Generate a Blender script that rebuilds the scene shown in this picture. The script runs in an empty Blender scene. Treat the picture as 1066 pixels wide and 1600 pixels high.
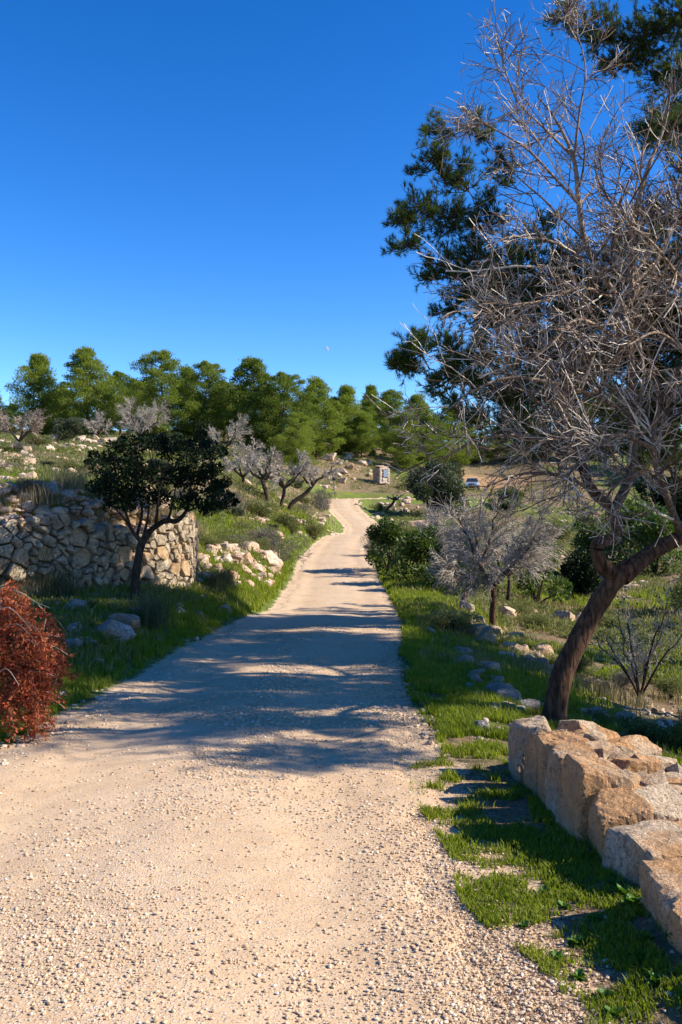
import bpy, math, random
import numpy as np
from mathutils import Vector, Matrix
random.seed(7)
RNG = np.random.default_rng(11)
R = math.radians
sc = bpy.context.scene

# ------------------------------------------------------------------ camera, sky, sun, exposure
F = 1386.0                       # focal length in photo pixels (1066 x 1600)
CAMZ = 1.6
cd = bpy.data.cameras.new('camera'); cam = bpy.data.objects.new('camera', cd)
sc.collection.objects.link(cam); sc.camera = cam
cd.sensor_fit = 'VERTICAL'; cd.sensor_height = 36; cd.sensor_width = 24
cd.lens = F / 1600 * 36; cd.clip_start = 0.05; cd.clip_end = 6000
cam.location = (0, 0, CAMZ); cam.rotation_euler = (R(90), 0, 0)
sc.render.resolution_x = 682; sc.render.resolution_y = 1024

SUN_EL, SUN_BACK = R(34), R(6)          # elevation; degrees behind the +x axis
sdir = Vector((math.cos(SUN_EL) * math.cos(SUN_BACK), -math.cos(SUN_EL) * math.sin(SUN_BACK), math.sin(SUN_EL)))
sl = bpy.data.lights.new('sun', 'SUN'); sl.energy = 4.6; sl.angle = R(0.53); sl.color = (1.0, 0.91, 0.77)
so = bpy.data.objects.new('sun', sl); sc.collection.objects.link(so)
so.rotation_euler = sdir.to_track_quat('Z', 'Y').to_euler()
w = bpy.data.worlds.new('World'); sc.world = w; w.use_nodes = True
nt = w.node_tree; bg = nt.nodes['Background']
sky = nt.nodes.new('ShaderNodeTexSky'); sky.sky_type = 'NISHITA'; sky.sun_disc = False
sky.sun_elevation = SUN_EL; sky.sun_rotation = math.atan2(sdir.x, sdir.y)
sky.altitude = 1200; sky.air_density = 1.0; sky.dust_density = 0.15; sky.ozone_density = 3.0
hs = nt.nodes.new('ShaderNodeHueSaturation'); hs.inputs['Saturation'].default_value = 1.25
hs.inputs['Value'].default_value = .92; hs.inputs['Hue'].default_value = .508
gm = nt.nodes.new('ShaderNodeGamma'); gm.inputs[1].default_value = 1.22; nt.links.new(sky.outputs[0], gm.inputs[0]); nt.links.new(gm.outputs[0], hs.inputs['Color']); nt.links.new(hs.outputs[0], bg.inputs[0])
bg.inputs[1].default_value = 0.091
sc.view_settings.view_transform = 'Standard'; sc.view_settings.look = 'None'
sc.view_settings.exposure = 1.08; sc.view_settings.gamma = 1

# ------------------------------------------------------------------ numpy noise
def _hash(ix, iy, seed):
    v = np.sin(ix * 127.1 + iy * 311.7 + seed * 74.7) * 43758.5453
    return v - np.floor(v)
def vnoise(x, y, seed=0):
    ix = np.floor(x); iy = np.floor(y); fx = x - ix; fy = y - iy
    fx = fx * fx * (3 - 2 * fx); fy = fy * fy * (3 - 2 * fy)
    a = _hash(ix, iy, seed); b = _hash(ix + 1, iy, seed); c = _hash(ix, iy + 1, seed); d = _hash(ix + 1, iy + 1, seed)
    return (a + (b - a) * fx) * (1 - fy) + (c + (d - c) * fx) * fy
def fbm(x, y, seed=0, o=4):
    s = 0; a = 1; t = 0
    for k in range(o):
        s = s + a * vnoise(x * 2 ** k, y * 2 ** k, seed + k * 3.1); t += a; a *= .5
    return s / t
def sstep(x, a, b):
    t = np.clip((x - a) / (b - a), 0, 1); return t * t * (3 - 2 * t)

# ------------------------------------------------------------------ terrain
def W(px, py, d): return np.array(((px - 533) / F * d, d, CAMZ + (800 - py) / F * d))
ROADC = [(-60, -.9, 1.6), (-12, -1.0, 1.6), (0, -1.0, 1.6), (3, -1.02, 1.58), (6.9, -.97, 1.45), (11.7, -.9, 1.48), (17, -.5, 1.42), (22, -.25, 1.4),
         (27, -.2, 1.4), (33, -.2, 1.38), (42, -.25, 1.37), (50, .1, 1.3), (56, .75, 1.28), (62, 1.5, 1.25), (68, 1.6, 1.25),
         (74, .9, 1.3), (80, .1, 1.35), (85, .05, 1.4), (88, .7, 1.5), (90.2, 2.2, 1.6), (91.6, 4.2, 1.7), (92.8, 6.6, 1.7), (96, 12, 1.6), (102, 19, 1.6)]
def catmull(P, n):
    P = np.array(P, float); out = []
    Q = np.vstack((2 * P[0] - P[1], P, 2 * P[-1] - P[-2]))
    for i in range(len(P) - 1):
        p0, p1, p2, p3 = Q[i:i + 4]
        for t in np.linspace(0, 1, n, endpoint=False):
            out.append(.5 * (2 * p1 + (p2 - p0) * t + (2 * p0 - 5 * p1 + 4 * p2 - p3) * t * t + (3 * p1 - p0 - 3 * p2 + p3) * t ** 3))
    out.append(P[-1]); return np.array(out)
RC = catmull([(x, y, h) for (y, x, h) in ROADC], 5)        # x, y, halfwidth
def near_road(x, y):
    best = np.full(x.shape, 1e9); cx = np.zeros_like(x); cy = np.zeros_like(x); hw = np.zeros_like(x); side = np.zeros_like(x)
    for i in range(len(RC) - 1):
        a = RC[i]; b = RC[i + 1]; dx, dy = b[0] - a[0], b[1] - a[1]; L = dx * dx + dy * dy
        t = np.clip(((x - a[0]) * dx + (y - a[1]) * dy) / L, 0, 1)
        qx = a[0] + t * dx; qy = a[1] + t * dy; d = np.hypot(x - qx, y - qy); m = d < best
        best = np.where(m, d, best); cx = np.where(m, qx, cx); cy = np.where(m, qy, cy)
        hw = np.where(m, a[2] + t * (b[2] - a[2]), hw); side = np.where(m, np.sign((x - a[0]) * dy - (y - a[1]) * dx), side)
    return best, cx, cy, hw, side
CTRL = [ # px, py, d
 (500,1600,3),(330,1180,6.9),(420,1050,11.7),(517,960,22),(525,930,27),(525,903,33),(525,872,42),(533,848,50),(548,833,62),(553,821,68),(549,809,74),(541,791,82),(543,783,87),(568,779,90),(600,777,92),(690,776,97),
 (-700,1500,3),(1500,1560,3),(-100,1230,6),(-500,1120,7),(30,1150,7.4),(150,1060,10.5),(-300,1000,12),(130,975,13.5),(0,952,15),(290,925,18.3),(-300,880,20),
 (350,900,23),(400,895,25.5),(300,850,25),(200,800,26),(100,775,27),(60,755,32),(-200,770,30),(430,900,28),(470,882,34),(350,835,32),(430,850,36),(460,835,45),
 (0,725,45),(100,705,55),(200,712,55),(300,735,50),(420,785,50),(380,760,55),(490,800,62),(470,770,68),(350,715,75),(420,735,75),(500,775,80),(480,745,88),
 (100,688,95),(200,688,95),(-100,690,90),(-400,720,80),(350,695,100),(450,712,105),(520,768,92),(540,730,105),(595,758,104),(560,708,120),(650,716,122),
 (0,672,150),(200,675,150),(400,680,150),(600,690,155),(800,695,160),(1000,700,160),(-500,680,160),(1400,720,150),
 (640,1003,16),(660,950,20),(640,915,29),(620,885,36),(700,1060,11.2),(720,1130,8.2),(700,1240,5.9),(850,1560,3.0),(1066,1500,3.0),(900,1300,4.9),
 (760,1055,11.6),(820,1090,10.2),(870,1128,9.0),(770,988,20),(725,952,23),(850,1000,20),(900,1060,13.5),(1000,1095,12.5),(1066,1160,9.2),(1000,1180,8.2),(1300,1250,7),(1600,1150,8),
 (1066,1010,20),(900,955,30),(820,930,33),(1000,930,35),(1300,960,25),(900,895,50),(1066,880,50),(720,905,33),(680,880,42),(640,850,52),(700,840,60),(620,815,72),(660,800,84),
 (760,815,88),(860,830,85),(1000,840,80),(1300,830,80),(738,768,132),(800,745,142),(860,765,120),(950,780,120),(1066,790,115),(690,745,122),(860,735,140),(1300,740,140)]
def _feat(x, y):
    return np.stack((np.arctan2(x, y) * 1.8, np.log(np.maximum(np.hypot(x, y), 1.0))), -1)
_cp = np.array([W(*c) for c in CTRL]); _cf = _feat(_cp[:, 0], _cp[:, 1])
_cs = (_cp[:, 2] + .043 * np.minimum(_cp[:, 1], 25)) / np.hypot(_cp[:, 0], _cp[:, 1])
def _k(a, b): return np.sqrt(((a[:, None, :] - b[None, :, :]) ** 2).sum(-1) + .006)
_n = len(_cf); _A = np.zeros((_n + 1, _n + 1)); _A[:_n, :_n] = _k(_cf, _cf) - np.eye(_n) * .01; _A[:_n, _n] = 1; _A[_n, :_n] = 1
_wt = np.linalg.solve(_A, np.append(_cs, 0))
# terrace held by the dry stone wall on the left
WALL = [(-12, 12.6), (-8.6, 14.2), (-6.1, 15.5), (-5.0, 16.6), (-3.95, 17.9), (-3.42, 18.7), (-3.36, 19.7), (-3.7, 21.0)]
TERR = np.array(WALL + [(-4.6, 23.5), (-12, 27), (-18, 22), (-18, 13)])
TOPZ = 1.52
def terr_sd(x, y):
    n = len(TERR); d = np.full(x.shape, 1e9); ins = np.zeros(x.shape, bool)
    for i in range(n):
        a = TERR[i]; b = TERR[(i + 1) % n]; e = b - a
        t = np.clip(((x - a[0]) * e[0] + (y - a[1]) * e[1]) / (e @ e), 0, 1)
        d = np.minimum(d, np.hypot(x - a[0] - t * e[0], y - a[1] - t * e[1]))
        c = ((a[1] > y) != (b[1] > y)); xx = (b[0] - a[0]) * (y - a[1]) / (b[1] - a[1] + 1e-12) + a[0]
        ins ^= (c & (x < xx))
    return np.where(ins, d, -d)
def hbase(x, y):
    x = np.asarray(x, float).ravel(); y = np.asarray(y, float).ravel(); out = np.empty_like(x)
    for s in range(0, len(x), 20000):
        xs = x[s:s + 20000]; ys = y[s:s + 20000]; r = np.hypot(xs, ys); rc = np.clip(r, 2.5, 165)
        f = rc / np.maximum(r, 1e-6); ys2 = np.maximum(ys, .25 * np.abs(xs) + .01)
        r2 = np.hypot(xs, ys2); xf = xs * rc / np.maximum(r2, 1e-6); yf = ys2 * rc / np.maximum(r2, 1e-6)
        ft = _feat(xf, yf); sl_ = _k(ft, _cf) @ _wt[:_n] + _wt[_n]
        z = sl_ * np.minimum(r, 165) * sstep(r, .5, 3.5) - .043 * np.clip(ys, -40, 25)
        z = z - np.maximum(r - 175, 0) * .03
        bl = sstep(ys, -6, 2.0); out[s:s + 20000] = z * bl + (1 - bl) * (-.02 * np.clip(ys, -60, 0))
    return out
def height(x, y, noise=True, road=True):
    x = np.atleast_1d(np.asarray(x, float)); y = np.atleast_1d(np.asarray(y, float)); sh = x.shape; x = x.ravel(); y = y.ravel()
    z = hbase(x, y); d, cx, cy, hw, _ = near_road(x, y); zc = hbase(cx, cy)
    wr = 1 - sstep(d, hw + .1, hw + 1.3); z = z * (1 - wr) + zc * wr
    r = np.hypot(x, y)
    if noise:
        z = z + (fbm(x * .9, y * .9, 3) - .5) * .16 * (1 - wr) * sstep(r, 3, 10) + (fbm(x * .18, y * .18, 9) - .5) * 1.0 * sstep(d, hw + .5, hw + 9) * sstep(r, 22, 60)
        z = z + (fbm(x * 3.1, y * 3.1, 5, 3) - .5) * .05 * (1 - wr * .75)
    sd = terr_sd(x, y); m = sstep(sd, .15, .5)
    z = z * (1 - m) + np.maximum(z, TOPZ + (fbm(x * 1.5, y * 1.5, 4) - .5) * .3 + np.clip(sd, 0, 3) * .07 + .42 * sstep(sd, .3, .9) * (1 - sstep(sd, 1.2, 2.6)) * sstep(x, -7.6, -6.4)) * m
    if road:                                   # the ground drops a little under the carriageway sheet
        e = hw + (fbm(x * 1.3, y * 1.3, 21) - .5) * .5
        z = z - .03 * (1 - sstep(d, e - .5, e + .15))
    return z.reshape(sh)
def hz(x, y): return float(height(x, y)[0])
_dd = np.exp(np.linspace(math.log(2.2), math.log(168), 700))
def ray(px, py):
    x = (px - 533) / F * _dd; z = CAMZ + (800 - py) / F * _dd; h = height(x, _dd)
    i = np.argmax(z < h) if (z < h).any() else len(_dd) - 1
    return Vector((x[i], _dd[i], h[i]))
def G(px, d):
    x = (px - 533) / F * d; return Vector((x, d, hz(x, d)))

# ------------------------------------------------------------------ object helpers
C = sc.collection
def tag(o, label=None, cat=None, group=None, kind=None):
    if label: o['label'] = label
    if cat: o['category'] = cat
    if group: o['group'] = group
    if kind: o['kind'] = kind
    return o
def meshdata(name, V, Fs, mat=None, smooth=False):
    """V (n,3); Fs: list of int arrays (m,k)"""
    me = bpy.data.meshes.new(name); V = np.asarray(V, np.float32); Fs = [np.asarray(f, np.int32) for f in (Fs if isinstance(Fs, list) else [Fs])]
    Fs = [f for f in Fs if len(f)]
    nl = sum(f.size for f in Fs); npoly = sum(len(f) for f in Fs)
    me.vertices.add(len(V)); me.vertices.foreach_set('co', V.ravel())
    me.loops.add(nl); me.loops.foreach_set('vertex_index', np.concatenate([f.ravel() for f in Fs]))
    me.polygons.add(npoly); tot = np.concatenate([np.full(len(f), f.shape[1], np.int32) for f in Fs])
    st = np.concatenate(([0], np.cumsum(tot)[:-1])).astype(np.int32)
    me.polygons.foreach_set('loop_start', st); me.polygons.foreach_set('loop_total', tot)
    me.polygons.foreach_set('use_smooth', np.full(npoly, smooth))
    me.update(calc_edges=True)
    if mat: me.materials.append(mat)
    return me
def obj(name, me, parent=None, loc=None):
    o = bpy.data.objects.new(name, me); C.objects.link(o)
    if parent: o.parent = parent
    if loc is not None: o.location = loc
    return o
def thing(name, loc, label, cat, group=None, rz=0):
    o = bpy.data.objects.new(name, None); o.empty_display_size = .2; C.objects.link(o)
    o.location = loc; o.rotation_euler.z = rz
    return tag(o, label, cat, group)
def dup(root, loc, rz=0, s=1, label=None, group=None, sz=None):
    r = root.copy(); C.objects.link(r); r.location = loc; r.rotation_euler = (root.rotation_euler.x, root.rotation_euler.y, rz)
    r.scale = (s, s, sz or s)
    if label: r['label'] = label
    if group: r['group'] = group
    for ch in list(root.children):
        c = ch.copy(); C.objects.link(c); c.parent = r
        for g in list(ch.children):
            d = g.copy(); C.objects.link(d); d.parent = c
    return r
def place(root, first, *a, **k):
    if first:
        root.location = a[0]; rz = k.get('rz', 0); s = k.get('s', 1); root.rotation_euler.z = rz; root.scale = (s, s, k.get('sz') or s)
        if k.get('label'): root['label'] = k['label']
        if k.get('group'): root['group'] = k['group']
        return root
    return dup(root, *a, **k)

# ------------------------------------------------------------------ materials
def newmat(name):
    m = bpy.data.materials.new(name); m.use_nodes = True; n = m.node_tree; n.nodes.clear()
    out = n.nodes.new('ShaderNodeOutputMaterial'); return m, n, out
def N(n, t, **k):
    x = n.nodes.new(t)
    for a, b in k.items():
        if a.startswith('i_'): x.inputs[a[2:].replace('_', ' ')].default_value = b
        else: setattr(x, a, b)
    return x
def noise(n, co, scale, detail=4, rough=.55, dist=0):
    x = N(n, 'ShaderNodeTexNoise'); x.inputs['Scale'].default_value = scale; x.inputs['Detail'].default_value = detail
    x.inputs['Roughness'].default_value = rough; x.inputs['Distortion'].default_value = dist
    if co is not None: n.links.new(co, x.inputs['Vector'])
    return x.outputs['Fac']
def ramp(n, fac, stops, interp='LINEAR'):
    r = N(n, 'ShaderNodeValToRGB'); r.color_ramp.interpolation = interp; e = r.color_ramp.elements
    while len(e) < len(stops): e.new(.5)
    for i, (p, c) in enumerate(stops):
        e[i].position = p; e[i].color = (c if len(c) == 4 else (*c, 1)) if not isinstance(c, (int, float)) else (c, c, c, 1)
    n.links.new(fac, r.inputs[0]); return r.outputs[0]
def mix(n, f, a, b, mode='MIX'):
    m = N(n, 'ShaderNodeMix', data_type='RGBA', blend_type=mode)
    for s, v in ((m.inputs[0], f), (m.inputs[6], a), (m.inputs[7], b)):
        if isinstance(v, (int, float)): s.default_value = v
        elif isinstance(v, tuple): s.default_value = (*v[:3], 1)
        else: n.links.new(v, s)
    return m.outputs[2]
def math_(n, op, a, b=0.0):
    m = N(n, 'ShaderNodeMath', operation=op)
    for s, v in ((m.inputs[0], a), (m.inputs[1], b)):
        if isinstance(v, (int, float)): s.default_value = v
        else: n.links.new(v, s)
    return m.outputs[0]
def bump(n, h, strength, dist, prev=None):
    b = N(n, 'ShaderNodeBump'); b.inputs['Strength'].default_value = strength; b.inputs['Distance'].default_value = dist
    n.links.new(h, b.inputs['Height'])
    if prev is not None: n.links.new(prev, b.inputs['Normal'])
    return b.outputs[0]
def princ(n, out, col, rough=.85, nrm=None, spec=.3):
    p = N(n, 'ShaderNodeBsdfPrincipled'); p.inputs['Roughness'].default_value = rough; p.inputs['Specular IOR Level'].default_value = spec
    if isinstance(col, tuple): p.inputs['Base Color'].default_value = (*col[:3], 1)
    else: n.links.new(col, p.inputs['Base Color'])
    if nrm is not None: n.links.new(nrm, p.inputs['Normal'])
    if out is not None: n.links.new(p.outputs[0], out.inputs[0])
    return p
def leafmat(name, cols, scale=1.2, trans=.3, rough=.55, spec=.3):
    m, n, out = newmat(name)
    g = N(n, 'ShaderNodeNewGeometry'); oi = N(n, 'ShaderNodeObjectInfo')
    tc = N(n, 'ShaderNodeTexCoord')
    nz = noise(n, tc.outputs['Object'], scale, 3)
    a = math_(n, 'MULTIPLY', g.outputs['Random Per Island'], .45); b = math_(n, 'MULTIPLY', nz, .75)
    c = math_(n, 'ADD', a, b); c = math_(n, 'ADD', c, math_(n, 'MULTIPLY', math_(n, 'SUBTRACT', oi.outputs['Random'], .5), .4))
    c = math_(n, 'SUBTRACT', c, .1)
    col = ramp(n, c, [(i / (len(cols) - 1) if len(cols) > 1 else 0, x) for i, x in enumerate(cols)])
    p = princ(n, None, col, rough, None, spec); t = N(n, 'ShaderNodeBsdfTranslucent'); n.links.new(mix(n, 1.0, col, (1.15, 1.25, .6), 'MULTIPLY'), t.inputs[0])
    ms = N(n, 'ShaderNodeMixShader'); ms.inputs[0].default_value = trans
    n.links.new(p.outputs[0], ms.inputs[1]); n.links.new(t.outputs[0], ms.inputs[2]); n.links.new(ms.outputs[0], out.inputs[0])
    return m
def barkmat(name, c1, c2, scale=8, stretch=.25, bs=.6, c3=None):
    m, n, out = newmat(name); tc = N(n, 'ShaderNodeTexCoord'); mp = N(n, 'ShaderNodeMapping')
    mp.inputs['Scale'].default_value = (1, 1, stretch); n.links.new(tc.outputs['Object'], mp.inputs['Vector'])
    a = noise(n, mp.outputs[0], scale * 2, 6, .65, .6)
    v = N(n, 'ShaderNodeTexVoronoi', feature='DISTANCE_TO_EDGE'); v.inputs['Scale'].default_value = scale * 1.6; n.links.new(mp.outputs[0], v.inputs['Vector'])
    f = math_(n, 'ADD', a, math_(n, 'MULTIPLY', v.outputs[0], .7))
    col = ramp(n, f, [(.38, c1), (.75, c2)])
    if c3: col = mix(n, ramp(n, noise(n, tc.outputs['Object'], 1.7, 3), [(.5, 0), (.62, 1)]), col, c3)
    princ(n, out, col, .9, bump(n, f, bs, .03), .15); return m
def rockmat(name, light, mid, dark, stain, scale=1.0, rusty=.5, greyness=.8):
    m, n, out = newmat(name); tc = N(n, 'ShaderNodeTexCoord'); oi = N(n, 'ShaderNodeObjectInfo'); g = N(n, 'ShaderNodeNewGeometry')
    mp = N(n, 'ShaderNodeVectorMath', operation='ADD')
    n.links.new(g.outputs['Position'], mp.inputs[0])
    co = mp.outputs[0]
    a = noise(n, co, 2.2 * scale, 8, .62, .4); b = noise(n, co, 14 * scale, 6, .7); c = noise(n, co, .9 * scale, 3)
    d = noise(n, co, 45 * scale, 3, .7)
    col = ramp(n, a, [(.28, dark), (.45, mid), (.62, light)])
    col = mix(n, ramp(n, b, [(.38, .55), (.5, 0)]), col, dark)
    rr = math_(n, 'ADD', c, math_(n, 'MULTIPLY', math_(n, 'SUBTRACT', oi.outputs['Random'], .5), .4))
    rr = math_(n, 'ADD', rr, math_(n, 'MULTIPLY', math_(n, 'SUBTRACT', g.outputs['Random Per Island'], .5), .3))
    col = mix(n, ramp(n, rr, [(.5, 0), (.66, rusty)]), col, stain)
    grey = ramp(n, noise(n, co, 3.7 * scale, 5, .7), [(.55, 0), (.68, greyness)])
    col = mix(n, grey, col, tuple(.62 * x + .12 * .38 for x in (mid[2] * 1.1, mid[2] * 1.08, mid[2] * 1.05)))
    v = N(n, 'ShaderNodeTexVoronoi', feature='DISTANCE_TO_EDGE'); v.inputs['Scale'].default_value = 4 * scale
    dm = N(n, 'ShaderNodeVectorMath', operation='ADD'); n.links.new(co, dm.inputs[0])
    nn = N(n, 'ShaderNodeTexNoise'); nn.inputs['Scale'].default_value = 5 * scale; n.links.new(co, nn.inputs['Vector']); n.links.new(nn.outputs['Color'], dm.inputs[1])
    n.links.new(dm.outputs[0], v.inputs['Vector'])
    crack = ramp(n, v.outputs[0], [(0, 1), (.025, 0)])
    col = mix(n, math_(n, 'MULTIPLY', crack, .55), col, tuple(x * .35 for x in dark))
    hgt = math_(n, 'ADD', math_(n, 'MULTIPLY', a, 1.0), math_(n, 'ADD', math_(n, 'MULTIPLY', b, .35), math_(n, 'MULTIPLY', d, .1)))
    hgt = math_(n, 'SUBTRACT', hgt, math_(n, 'MULTIPLY', crack, .25))
    princ(n, out, col, .92, bump(n, hgt, 1.0, .09), .15); return m
def plain(name, c, rough=.6, metal=0, spec=.4):
    m, n, out = newmat(name); tc = N(n, 'ShaderNodeTexCoord')
    col = mix(n, noise(n, tc.outputs['Object'], 6, 5), tuple(x * .8 for x in c), tuple(min(1, x * 1.15) for x in c))
    p = princ(n, out, col, rough, None, spec); p.inputs['Metallic'].default_value = metal; return m

M_PINE = leafmat('pine_foliage', [(.055, .085, .012), (.125, .165, .02), (.19, .235, .03), (.25, .27, .04)], .45, .45)
M_NEEDLE = leafmat('pine_needles', [(.018, .036, .010), (.045, .08, .016), (.095, .135, .022), (.15, .175, .03)], 1.0, .4)
M_CAROB = leafmat('carob_leaves', [(.005, .011, .004), (.012, .024, .007), (.026, .042, .010)], 2, .12, .6, .12)
M_SHRUB = leafmat('evergreen_leaves', [(.02, .04, .008), (.05, .085, .016), (.095, .14, .025), (.13, .17, .035)], 1.5, .3, .5)
M_OLIVE = leafmat('olive_leaves', [(.035, .045, .022), (.07, .085, .045), (.11, .125, .075)], .8, .2)
M_SCRUB = leafmat('scrub_leaves', [(.07, .072, .026), (.13, .14, .042), (.19, .20, .062), (.24, .20, .12)], .35, .35)
M_GREYSHRUB = leafmat('dry_shrub_twigs', [(.07, .058, .045), (.13, .115, .095), (.17, .15, .125)], 2, .1)
M_RED = leafmat('dead_red_leaves', [(.07, .014, .007), (.20, .032, .013), (.36, .072, .025), (.42, .13, .05), (.16, .10, .03)], 3, .3)
M_GRASS = leafmat('grass_blades', [(.06, .08, .009), (.14, .18, .012), (.22, .26, .02), (.32, .28, .07)], 1.6, .5)
M_DRYGRASS = leafmat('dry_grass_blades', [(.16, .12, .06), (.26, .2, .1), (.32, .26, .14)], 2, .25)
M_WEED = leafmat('weed_leaves', [(.04, .1, .012), (.08, .18, .02), (.12, .23, .03)], 3, .35)
M_TWIG = barkmat('pale_twigs', (.25, .18, .125), (.56, .46, .36), 3, 1, .2)
def twigmat(name, stops):
    m, n, out = newmat(name); g = N(n, 'ShaderNodeNewGeometry')
    princ(n, out, ramp(n, g.outputs['Random Per Island'], stops), .75, None, .3); return m
M_TWIG = twigmat('almond_twigs', [(0, (.05, .032, .022)), (.45, (.16, .105, .072)), (.72, (.34, .265, .20)), (1, (.70, .62, .52))])
M_TWIGD = barkmat('greyish_twigs', (.22, .185, .15), (.44, .385, .325), 3, 1, .2)
M_BARK = barkmat('rough_brown_bark', (.018, .009, .006), (.14, .072, .04), 11, .22, 1.0)
M_BARKD = barkmat('dark_bark', (.02, .014, .010), (.085, .06, .042), 9, .3, .8)
M_BARKP = barkmat('pine_bark', (.04, .025, .018), (.16, .11, .08), 8, .4, .8)
M_ROCK = rockmat('warm_limestone', (.56, .44, .31), (.44, .32, .21), (.17, .12, .085), (.46, .25, .11), 1.2)
M_ROCKW = rockmat('wall_limestone', (.62, .49, .35), (.50, .36, .23), (.13, .09, .06), (.55, .28, .11), 2.0, .75, .4)
M_ROCKP = rockmat('pale_limestone', (.66, .54, .42), (.56, .42, .31), (.27, .19, .14), (.55, .33, .18), .9)
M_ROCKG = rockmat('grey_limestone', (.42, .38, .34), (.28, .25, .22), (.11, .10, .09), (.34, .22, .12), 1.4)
M_ROCKWALL = rockmat('dry_wall_limestone', (.62, .50, .35), (.42, .33, .23), (.11, .085, .065), (.48, .28, .12), 1.5, .6)

# ground
def road_colour(n, co, u):
    big = noise(n, co, .7, 4, .6, .5); mid = noise(n, co, 5, 5, .6); fin = noise(n, co, 70, 4, .7)
    v = N(n, 'ShaderNodeTexVoronoi'); v.inputs['Scale'].default_value = 75; n.links.new(co, v.inputs['Vector'])
    v2 = N(n, 'ShaderNodeTexVoronoi'); v2.inputs['Scale'].default_value = 32; n.links.new(co, v2.inputs['Vector'])
    sand = ramp(n, math_(n, 'ADD', math_(n, 'MULTIPLY', big, .6), math_(n, 'MULTIPLY', mid, .4)), [(.3, (.45, .30, .175)), (.5, (.55, .39, .24)), (.7, (.60, .445, .29))])
    sp = mix(n, 1.0, sand, ramp(n, fin, [(.3, (.72, .7, .68)), (.5, (1, 1, 1)), (.7, (1.15, 1.15, 1.15))]), 'MULTIPLY')
    sepc = N(n, 'ShaderNodeSeparateColor'); n.links.new(v.outputs['Color'], sepc.inputs[0])
    st = mix(n, sepc.outputs[0], (.36, .28, .21), (.68, .58, .47))
    mask = math_(n, 'MULTIPLY', ramp(n, v.outputs['Distance'], [(.32, 1), (.45, 0)]), ramp(n, math_(n, 'ADD', sepc.outputs[1], math_(n, 'SUBTRACT', u, .5)), [(.45, 0), (.5, 1)]))
    col = mix(n, mask, sp, st)
    h = math_(n, 'ADD', math_(n, 'MULTIPLY', mask, .5), math_(n, 'ADD', math_(n, 'MULTIPLY', fin, .35), math_(n, 'MULTIPLY', mid, .5)))
    return col, h
def ground_material():
    m, n, out = newmat('hillside_soil_and_grass'); g = N(n, 'ShaderNodeNewGeometry'); co = g.outputs['Position']
    at = N(n, 'ShaderNodeAttribute', attribute_name='green'); ar = N(n, 'ShaderNodeAttribute', attribute_name='gravel'); ao = N(n, 'ShaderNodeAttribute', attribute_name='ochre')
    big = noise(n, co, .22, 4); mid = noise(n, co, 1.3, 6, .65); fin = noise(n, co, 22, 5, .7); vf = noise(n, co, 90, 3, .7)
    soil = ramp(n, mid, [(.3, (.12, .07, .04)), (.5, (.24, .15, .085)), (.7, (.36, .25, .15))])
    soil = mix(n, ramp(n, fin, [(.5, 0), (.66, .6)]), soil, (.42, .34, .25))
    grass = ramp(n, math_(n, 'ADD', math_(n, 'MULTIPLY', mid, .6), math_(n, 'MULTIPLY', fin, .4)), [(.34, (.06, .065, .02)), (.5, (.10, .135, .024)), (.66, (.165, .19, .04))])
    scrub = ramp(n, fin, [(.35, (.06, .055, .025)), (.6, (.14, .13, .06))])
    gm = math_(n, 'ADD', at.outputs['Fac'], math_(n, 'SUBTRACT', math_(n, 'ADD', math_(n, 'MULTIPLY', mid, .8), math_(n, 'MULTIPLY', fin, .4)), .6))
    base = mix(n, ramp(n, mid, [(.42, 0), (.58, 1)]), soil, scrub)
    col = mix(n, ramp(n, gm, [(.42, 0), (.56, 1)]), base, grass)
    grav, _h = road_colour(n, co, .62)
    rm = math_(n, 'ADD', ar.outputs['Fac'], math_(n, 'MULTIPLY', math_(n, 'SUBTRACT', math_(n, 'ADD', mid, fin), 1), .9))
    col = mix(n, ramp(n, rm, [(.42, 0), (.6, 1)]), col, grav)
    och = mix(n, fin, (.26, .15, .075), (.44, .28, .155))
    col = mix(n, ramp(n, math_(n, 'ADD', ao.outputs['Fac'], math_(n, 'SUBTRACT', mid, .5)), [(.4, 0), (.6, 1)]), col, och)
    h = math_(n, 'ADD', mid, math_(n, 'ADD', math_(n, 'MULTIPLY', fin, .3), math_(n, 'MULTIPLY', vf, .12)))
    princ(n, out, col, .95, bump(n, h, 1.0, .06), .1); return m
def road_material():
    m, n, out = newmat('compacted_limestone_gravel'); g = N(n, 'ShaderNodeNewGeometry'); co = g.outputs['Position']
    u = N(n, 'ShaderNodeAttribute', attribute_name='loose')
    col, h = road_colour(n, co, u.outputs['Fac'])
    nb = bump(n, h, .7, .012)
    princ(n, out, col, .95, nb, .1); return m
M_GROUND = ground_material(); M_ROAD = road_material()

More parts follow.
